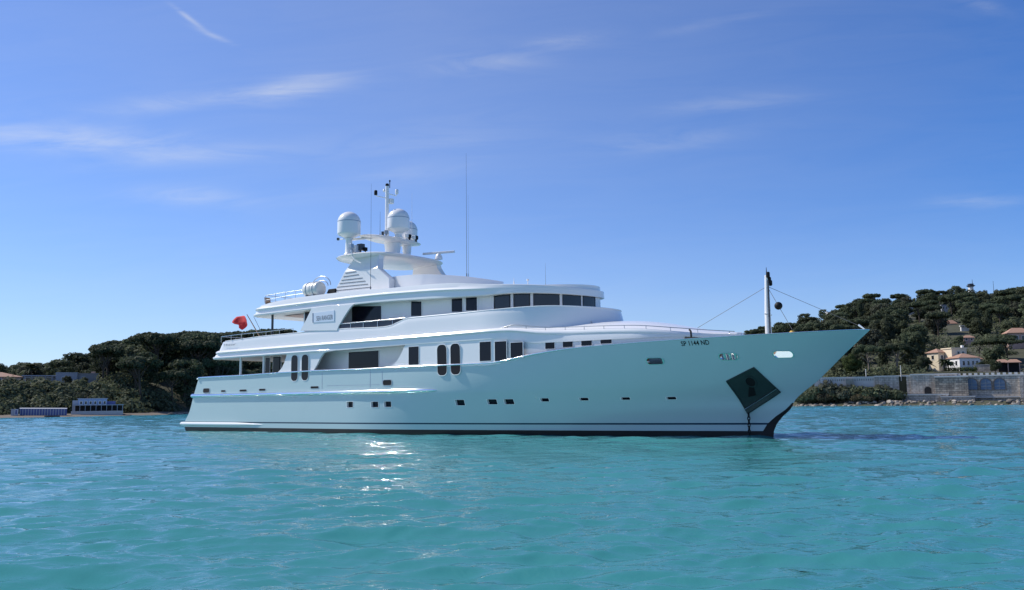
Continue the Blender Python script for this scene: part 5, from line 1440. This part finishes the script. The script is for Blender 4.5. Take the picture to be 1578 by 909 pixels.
b = Bld('garden_wall', 'dark garden wall between the cream villa and the umbrella pine', 'wall', 1524, 577, 264, 0)
b.wall(-16 * b.u, 14 * b.u, 0, .5, -1, 13 * b.u, 'stone_wall'); b.flat(-16 * b.u, 14 * b.u, 0, .5, 13 * b.u, .12, 'pale_concrete', .05)
def hedge(px0, px1, y0, y1, d, leaf, label):
    pc = (px0 + px1) / 2; z = zpx(pc, y1, d); x, y = at_az(pc, d); rng = np.random.default_rng(int(px0)); w = (px1 - px0) / 1400 * d; h = zpx(pc, y0, d) - z
    cl = [((-w / 2 + w * (i + .5) / 14, rng.normal() * .1, h * .5), (w / 14, .5, h * .5)) for i in range(14)]; mb = MB(); quads_to(mb, leaf_cloud(rng, cl, 130, .16), 0)
    o = mb.build('hedge', leaf, None, fixn=False); o.location = (x, y, z); o.rotation_euler = (0, 0, frame_at(pc, d)); tag(o, label, 'hedge')
hedge(1463, 1503, 565, 574, 262, 'bright_leaves', 'yellow-green clipped hedge in front of the large cream villa')
hedge(24, 62, 592, 601, 228, 'oak_leaves', 'clipped hedge beside the ochre house on the left shore'); hedge(85, 110, 595, 600, 226, 'olive_leaves', 'pale hedge below the low white villa')
hedge(4, 112, 607, 634, 219, 'oak_leaves', 'tall dark hedge on the bank above the beach huts')
hedge(40, 150, 603, 618, 222, 'olive_leaves', 'grey-green scrub hedge below the low white villa terrace')
for i, px in enumerate((1548, 1566)):
    b = Bld('pavilion', ['open garden pavilion with a red tiled roof under the umbrella pine', 'red roofed garden pavilion at the right edge above the sea wall'][i], 'pavilion', px, 575, 266, .1)
    b.wall(-1.3, 1.3, 1.2, 1.5, -.5, 2.7, 'dark_opening', 'back_wall'); b.hip(-1.5, 1.5, 0, 1.5, 2.8, .8)
    for xx in (-1.3, 1.3): mb = MB(); mb.box((xx, .1, 1.1), (.2, .2, 3.4)); mb.build('post', 'render_pink', b.r)
def hill_house(px0, px1, y0, y1, d, label, wallm, roof, rot=.3, rh=.9, nw=2, cat='house'):
    pc = (px0 + px1) / 2; d = hill_d(pc, y1); b = Bld('house', label, cat, pc, y1, d, rot); w = (px1 - px0) * b.u * .88; h = zpx(pc, y0, d) - b.r.location.z
    hw = h - (rh if roof == 'hip' else .3)
    b.wall(-w / 2, w / 2, 0, min(w * .6, 7), -4, hw, wallm)
    if roof == 'hip': b.hip(-w / 2, w / 2, 0, min(w * .6, 7), hw, rh)
    else: b.flat(-w / 2, w / 2, 0, min(w * .6, 7), hw, .3, roof, .3)
    for i in range(nw): b.win(-w / 2 + w * (i + .5) / nw, hw * .55, min(1.1, w / nw * .4), min(1.5, hw * .5))
    return b
hill_house(1562, 1596, 504, 532, 385, 'pink house with a terracotta hip roof at the right edge of the hill', 'render_pink', 'hip', .35, 1.6, 4)
hill_house(1408, 1431, 471, 480, 560, 'long low building with a white roof high on the right hill', 'render_grey', 'render_white', .1, .3, 4)
hill_house(1386, 1394, 472, 478, 560, 'tiny white building left of the long white roof on the hill', 'render_white', 'render_white', .3, .3, 1)
hill_house(1461, 1475, 469, 478, 575, 'pale grey house between trees high on the right hill', 'render_grey', 'render_grey', .2, .3, 3)
hill_house(1467, 1482, 492.5, 497.5, 480, 'house with an orange tiled roof halfway up the right hill', 'render_cream', 'hip', .3, 1.5, 2)
hill_house(1489, 1500, 501, 504.5, 455, 'low white house below the orange roof on the hill', 'render_white', 'render_white', .2, .3, 2)
hill_house(1492, 1507, 516, 526, 400, 'salmon pink house half hidden above the cream villa', 'render_pink', 'hip', .3, .8, 2)
hill_house(1282, 1296, 480, 489, 600, 'white house on the skyline left of the hilltop', 'render_white', 'render_white', .4, .3, 3)
hill_house(1252, 1262, 496, 503, 520, 'small white house just above the raked bow', 'render_white', 'render_white', .3, .3, 2)
hill_house(1357, 1369, 493, 499, 480, 'white house among trees above the big shore pines', 'render_white', 'render_white', .25, .3, 2)
b = Bld('signal_tower', 'pale tower with a dark gallery and an aerial on the hilltop', 'tower', 1508, 449, 655, .4); u = b.u * .8; b.r.scale = (.72, .72, .9)
mb = MB(); mb.lathe((0, 0, -6), [(3.2, 0), (2.5, 6), (2.2, 6 + 8 * u), (2.2, 6 + 10 * u)], 8); mb.build('shaft', 'render_white', b.r)
mb = MB(); mb.lathe((0, 0, 9.5 * u), [(2.3, 0), (3.7, 2 * u), (3.7, 2.8 * u), (2.6, 2.9 * u), (2.4, 5.5 * u), (3.0, 5.6 * u), (.6, 6.6 * u)], 12); mb.build('gallery', 'dark_pole', b.r)
mb = MB(); mb.tube([(1.6, 0, 14 * u), (1.6, 0, 24 * u)], [.28, .14], 6); mb.build('aerial', 'dark_pole', b.r)
b = Bld('radio_mast', 'thin radio mast on the ridge right of the tower', 'mast', 1543.5, 449, 660); mb = MB(); mb.tube([(0, 0, -6), (0, 0, 15 * b.u)], [.22, .1], 6); mb.build('pole', 'dark_pole', b.r)
# lamp posts on the parapet
for i, (px, y0) in enumerate(((1336.5, 571), (1390.5, 566))):
    b = Bld('lamp_post', ['slim white pole on the parapet above the bushes', 'slim white pole in front of the big dark pine'][i], 'pole', px, 581, WD + 2); mb = MB(); mb.tube([(0, 0, -1), (0, 0, (581 - y0) * b.u)], [.12, .09], 8); mb.lathe((0, 0, (581 - y0) * b.u), [(.09, 0), (.16, .1), (.05, .25)], 8); mb.build('pole', 'pale_concrete', b.r)
# rocks at the waterline
ROCKS = []
for k in range(5):
    bm = bmesh.new(); bmesh.ops.create_icosphere(bm, subdivisions=2, radius=1.0); rr = random.Random(90 + k)
    ax = [(Vector((rr.gauss(0, 1), rr.gauss(0, 1), rr.gauss(0, 1))).normalized(), rr.uniform(.55, .9)) for _ in range(9)]
    for v in bm.verts:
        for a, c in ax:
            t = v.co.dot(a)
            if t > c: v.co -= a * (t - c) * .85
        v.co *= 1 + rr.uniform(-.06, .06)
    me = bpy.data.meshes.new('shore_rock'); bm.to_mesh(me); bm.free(); me.materials.append(MATS['rock']); ROCKS.append(me)
def rocks(px0, px1, n, off0, off1, s0, s1, label, group):
    for i in range(n):
        px = rt.uniform(px0, px1); d = shore_d(px) + rt.uniform(off0, off1); x, y = at_az(px, d); s = rt.uniform(s0, s1)
        s *= rt.choice((.55, .8, 1, 1, 1.35)); o = bpy.data.objects.new('shore_rock', ROCKS[i % 5]); COL.objects.link(o); o.location = (x, y, max(terr(px, d), 0) + s * .15); o.rotation_euler = (rt.uniform(-.3, .3), rt.uniform(-.3, .3), rt.uniform(0, 6.28)); o.scale = (s * rt.uniform(.8, 1.5), s * rt.uniform(.7, 1.2), s * rt.uniform(.5, .8))
        tag(o, label, 'rock', group)
rocks(1222, 1320, 62, -.6, 1.5, .3, .75, 'pale rock in the line of rocks at the waterline right of the bow', 'rocks right of the bow')
rocks(1302, 1352, 30, 1.0, 5.5, .35, .8, 'boulder tumbled below the parapet wall', 'boulders below the parapet')
rocks(1350, 1500, 90, -.4, 4.0, .3, .75, 'rock at the foot of the sea wall', 'rocks at the foot of the sea wall'); rocks(1500, 1600, 50, -.4, 3.5, .3, .6, 'dark rock below the arched windows of the sea wall', 'rocks below the arched windows')
rocks(262, 300, 14, -.5, 2.0, .3, .8, 'dark rock at the end of the left beach', 'rocks at the end of the beach')
# ------------------------------------------------------------------ sea
def sea():
    rng = np.random.default_rng(5)
    rs = [0.5, 2, 4, 6]; r = 7.0
    while r < 290: rs.append(r); r += min(max(r * r / 1700 * .5, .045), .32 if r < 90 else .5)
    while r < 2300: rs.append(r); r *= 1.035
    rs.append(2400.0); rs = np.array(rs)
    fine = np.linspace(math.radians(-34), math.radians(34), 760)
    coarse = np.linspace(math.radians(34), math.radians(326), 90)[1:-1]
    az = np.concatenate([fine, coarse]); na = len(az); nr = len(rs)
    Rr, A = np.meshgrid(rs, az, indexing='ij')
    X = Rr * np.sin(A); Y = Rr * np.cos(A); Z = np.zeros_like(X)
    dr = np.gradient(rs)[:, None]; da = np.full(na, fine[1] - fine[0]); da[760:] = .06
    cell = np.maximum(dr, Rr * da[None, :])
    n = 150
    lam = np.exp(rng.uniform(math.log(.24), math.log(4.6), n)); main = math.radians(284)
    th = main + rng.normal(0, .38, n)
    kx = np.cos(th) * 2 * np.pi / lam; ky = np.sin(th) * 2 * np.pi / lam; ph = rng.uniform(0, 2 * np.pi, n)
    amp = WAVE * lam ** 0.95 * np.exp(-(lam / 3.2) ** 2) / math.sqrt(n)
    DX = np.zeros_like(X); DY = np.zeros_like(X)
    for i in range(n):
        fade = np.clip((lam[i] / cell - 2.2) / 2.5, 0, 1)
        p = kx[i] * X + ky[i] * Y + ph[i]; a = amp[i] * fade
        Z += a * np.cos(p); s = a * np.sin(p) * .75
        DX -= s * math.cos(th[i]); DY -= s * math.sin(th[i])
    X += DX; Y += DY
    co = np.stack([X, Y, Z], -1).reshape(-1, 3)
    i, k = np.meshgrid(np.arange(nr - 1), np.arange(na), indexing='ij'); k2 = (k + 1) % na
    F = np.stack([i * na + k, (i + 1) * na + k, (i + 1) * na + k2, i * na + k2], -1).reshape(-1, 4)
    me = bpy.data.meshes.new('sea_water'); me.vertices.add(len(co)); me.vertices.foreach_set('co', co.astype(np.float32).ravel())
    me.loops.add(F.size); me.loops.foreach_set('vertex_index', F.astype(np.int32).ravel())
    me.polygons.add(len(F)); me.polygons.foreach_set('loop_start', np.arange(0, F.size, 4, dtype=np.int32))
    me.update(); me.validate()
    me.polygons.foreach_set('use_smooth', [True] * len(me.polygons))
    if sum(me.polygons[j].normal.z for j in range(0, 2000, 100)) < 0: me.flip_normals()
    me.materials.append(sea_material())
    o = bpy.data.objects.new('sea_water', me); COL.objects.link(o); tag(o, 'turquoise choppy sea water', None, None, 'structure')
WAVE = 0.066
def sea_material():
    m = bpy.data.materials.new('sea'); m.use_nodes = True; nt = m.node_tree; b = nt.nodes['Principled BSDF']; L = nt.links
    geo = nt.nodes.new('ShaderNodeNewGeometry')
    b.inputs['Roughness'].default_value = 0.045; b.inputs['IOR'].default_value = 1.36
    nz = N(nt, 'ShaderNodeTexNoise', Scale=.035, Detail=4.0); L.new(geo.outputs['Position'], nz.inputs['Vector'])
    cr_ = nt.nodes.new('ShaderNodeValToRGB'); L.new(nz.outputs[0], cr_.inputs[0])
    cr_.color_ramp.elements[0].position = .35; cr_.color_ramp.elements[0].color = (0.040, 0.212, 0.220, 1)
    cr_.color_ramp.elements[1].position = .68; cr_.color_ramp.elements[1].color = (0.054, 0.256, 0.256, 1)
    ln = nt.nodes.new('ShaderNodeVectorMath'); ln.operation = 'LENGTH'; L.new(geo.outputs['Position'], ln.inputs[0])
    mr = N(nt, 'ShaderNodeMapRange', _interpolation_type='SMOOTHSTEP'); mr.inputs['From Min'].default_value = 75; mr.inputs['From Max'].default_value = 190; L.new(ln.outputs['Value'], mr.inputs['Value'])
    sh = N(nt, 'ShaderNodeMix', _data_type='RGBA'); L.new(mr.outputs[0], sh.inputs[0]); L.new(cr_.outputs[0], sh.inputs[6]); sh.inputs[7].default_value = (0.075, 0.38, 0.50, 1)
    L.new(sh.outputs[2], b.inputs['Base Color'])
    mp = nt.nodes.new('ShaderNodeMapping'); mp.inputs['Scale'].default_value = (1.0, 1.7, 1.0); mp.inputs['Rotation'].default_value = (0, 0, .25)
    L.new(geo.outputs['Position'], mp.inputs[0])
    n1 = N(nt, 'ShaderNodeTexNoise', Scale=2.2, Detail=3.0, Roughness=.55, Distortion=.4); L.new(mp.outputs[0], n1.inputs['Vector'])
    n2 = N(nt, 'ShaderNodeTexNoise', Scale=.55, Detail=2.0, Roughness=.5); L.new(mp.outputs[0], n2.inputs['Vector'])
    n3 = N(nt, 'ShaderNodeTexNoise', Scale=7.5, Detail=2.0, Roughness=.6, Distortion=.6); L.new(mp.outputs[0], n3.inputs['Vector'])
    h = math_n(nt, 'ADD', math_n(nt, 'MULTIPLY', n3.outputs[0], .007), math_n(nt, 'MULTIPLY', n1.outputs[0], .038))
    h = math_n(nt, 'ADD', h, math_n(nt, 'MULTIPLY', n2.outputs[0], .06))
    bp = N(nt, 'ShaderNodeBump', Strength=1.0, Distance=1.0); L.new(h, bp.inputs['Height']); # light scattered back from the turbid water does not follow the ripples; the mirror part does
    df = nt.nodes.new('ShaderNodeBsdfDiffuse'); L.new(b.inputs['Base Color'].links[0].from_socket, df.inputs['Color'])
    upn = nt.nodes.new('ShaderNodeCombineXYZ'); upn.inputs[2].default_value = 1.0
    mixn = nt.nodes.new('ShaderNodeMix'); mixn.data_type = 'VECTOR'; mixn.inputs[0].default_value = .25; L.new(upn.outputs[0], mixn.inputs[4]); L.new(bp.outputs[0], mixn.inputs[5]); L.new(mixn.outputs[1], df.inputs['Normal'])
    gl = nt.nodes.new('ShaderNodeBsdfGlossy'); gl.inputs['Roughness'].default_value = .045; L.new(bp.outputs[0], gl.inputs['Normal'])
    fr = nt.nodes.new('ShaderNodeFresnel'); fr.inputs['IOR'].default_value = 1.5; L.new(bp.outputs[0], fr.inputs['Normal'])
    mx = nt.nodes.new('ShaderNodeMixShader'); L.new(fr.outputs[0], mx.inputs[0]); L.new(df.outputs[0], mx.inputs[1]); L.new(gl.outputs[0], mx.inputs[2])
    L.new(mx.outputs[0], nt.nodes['Material Output'].inputs[0]); nt.nodes.remove(b)
    return m
sea()
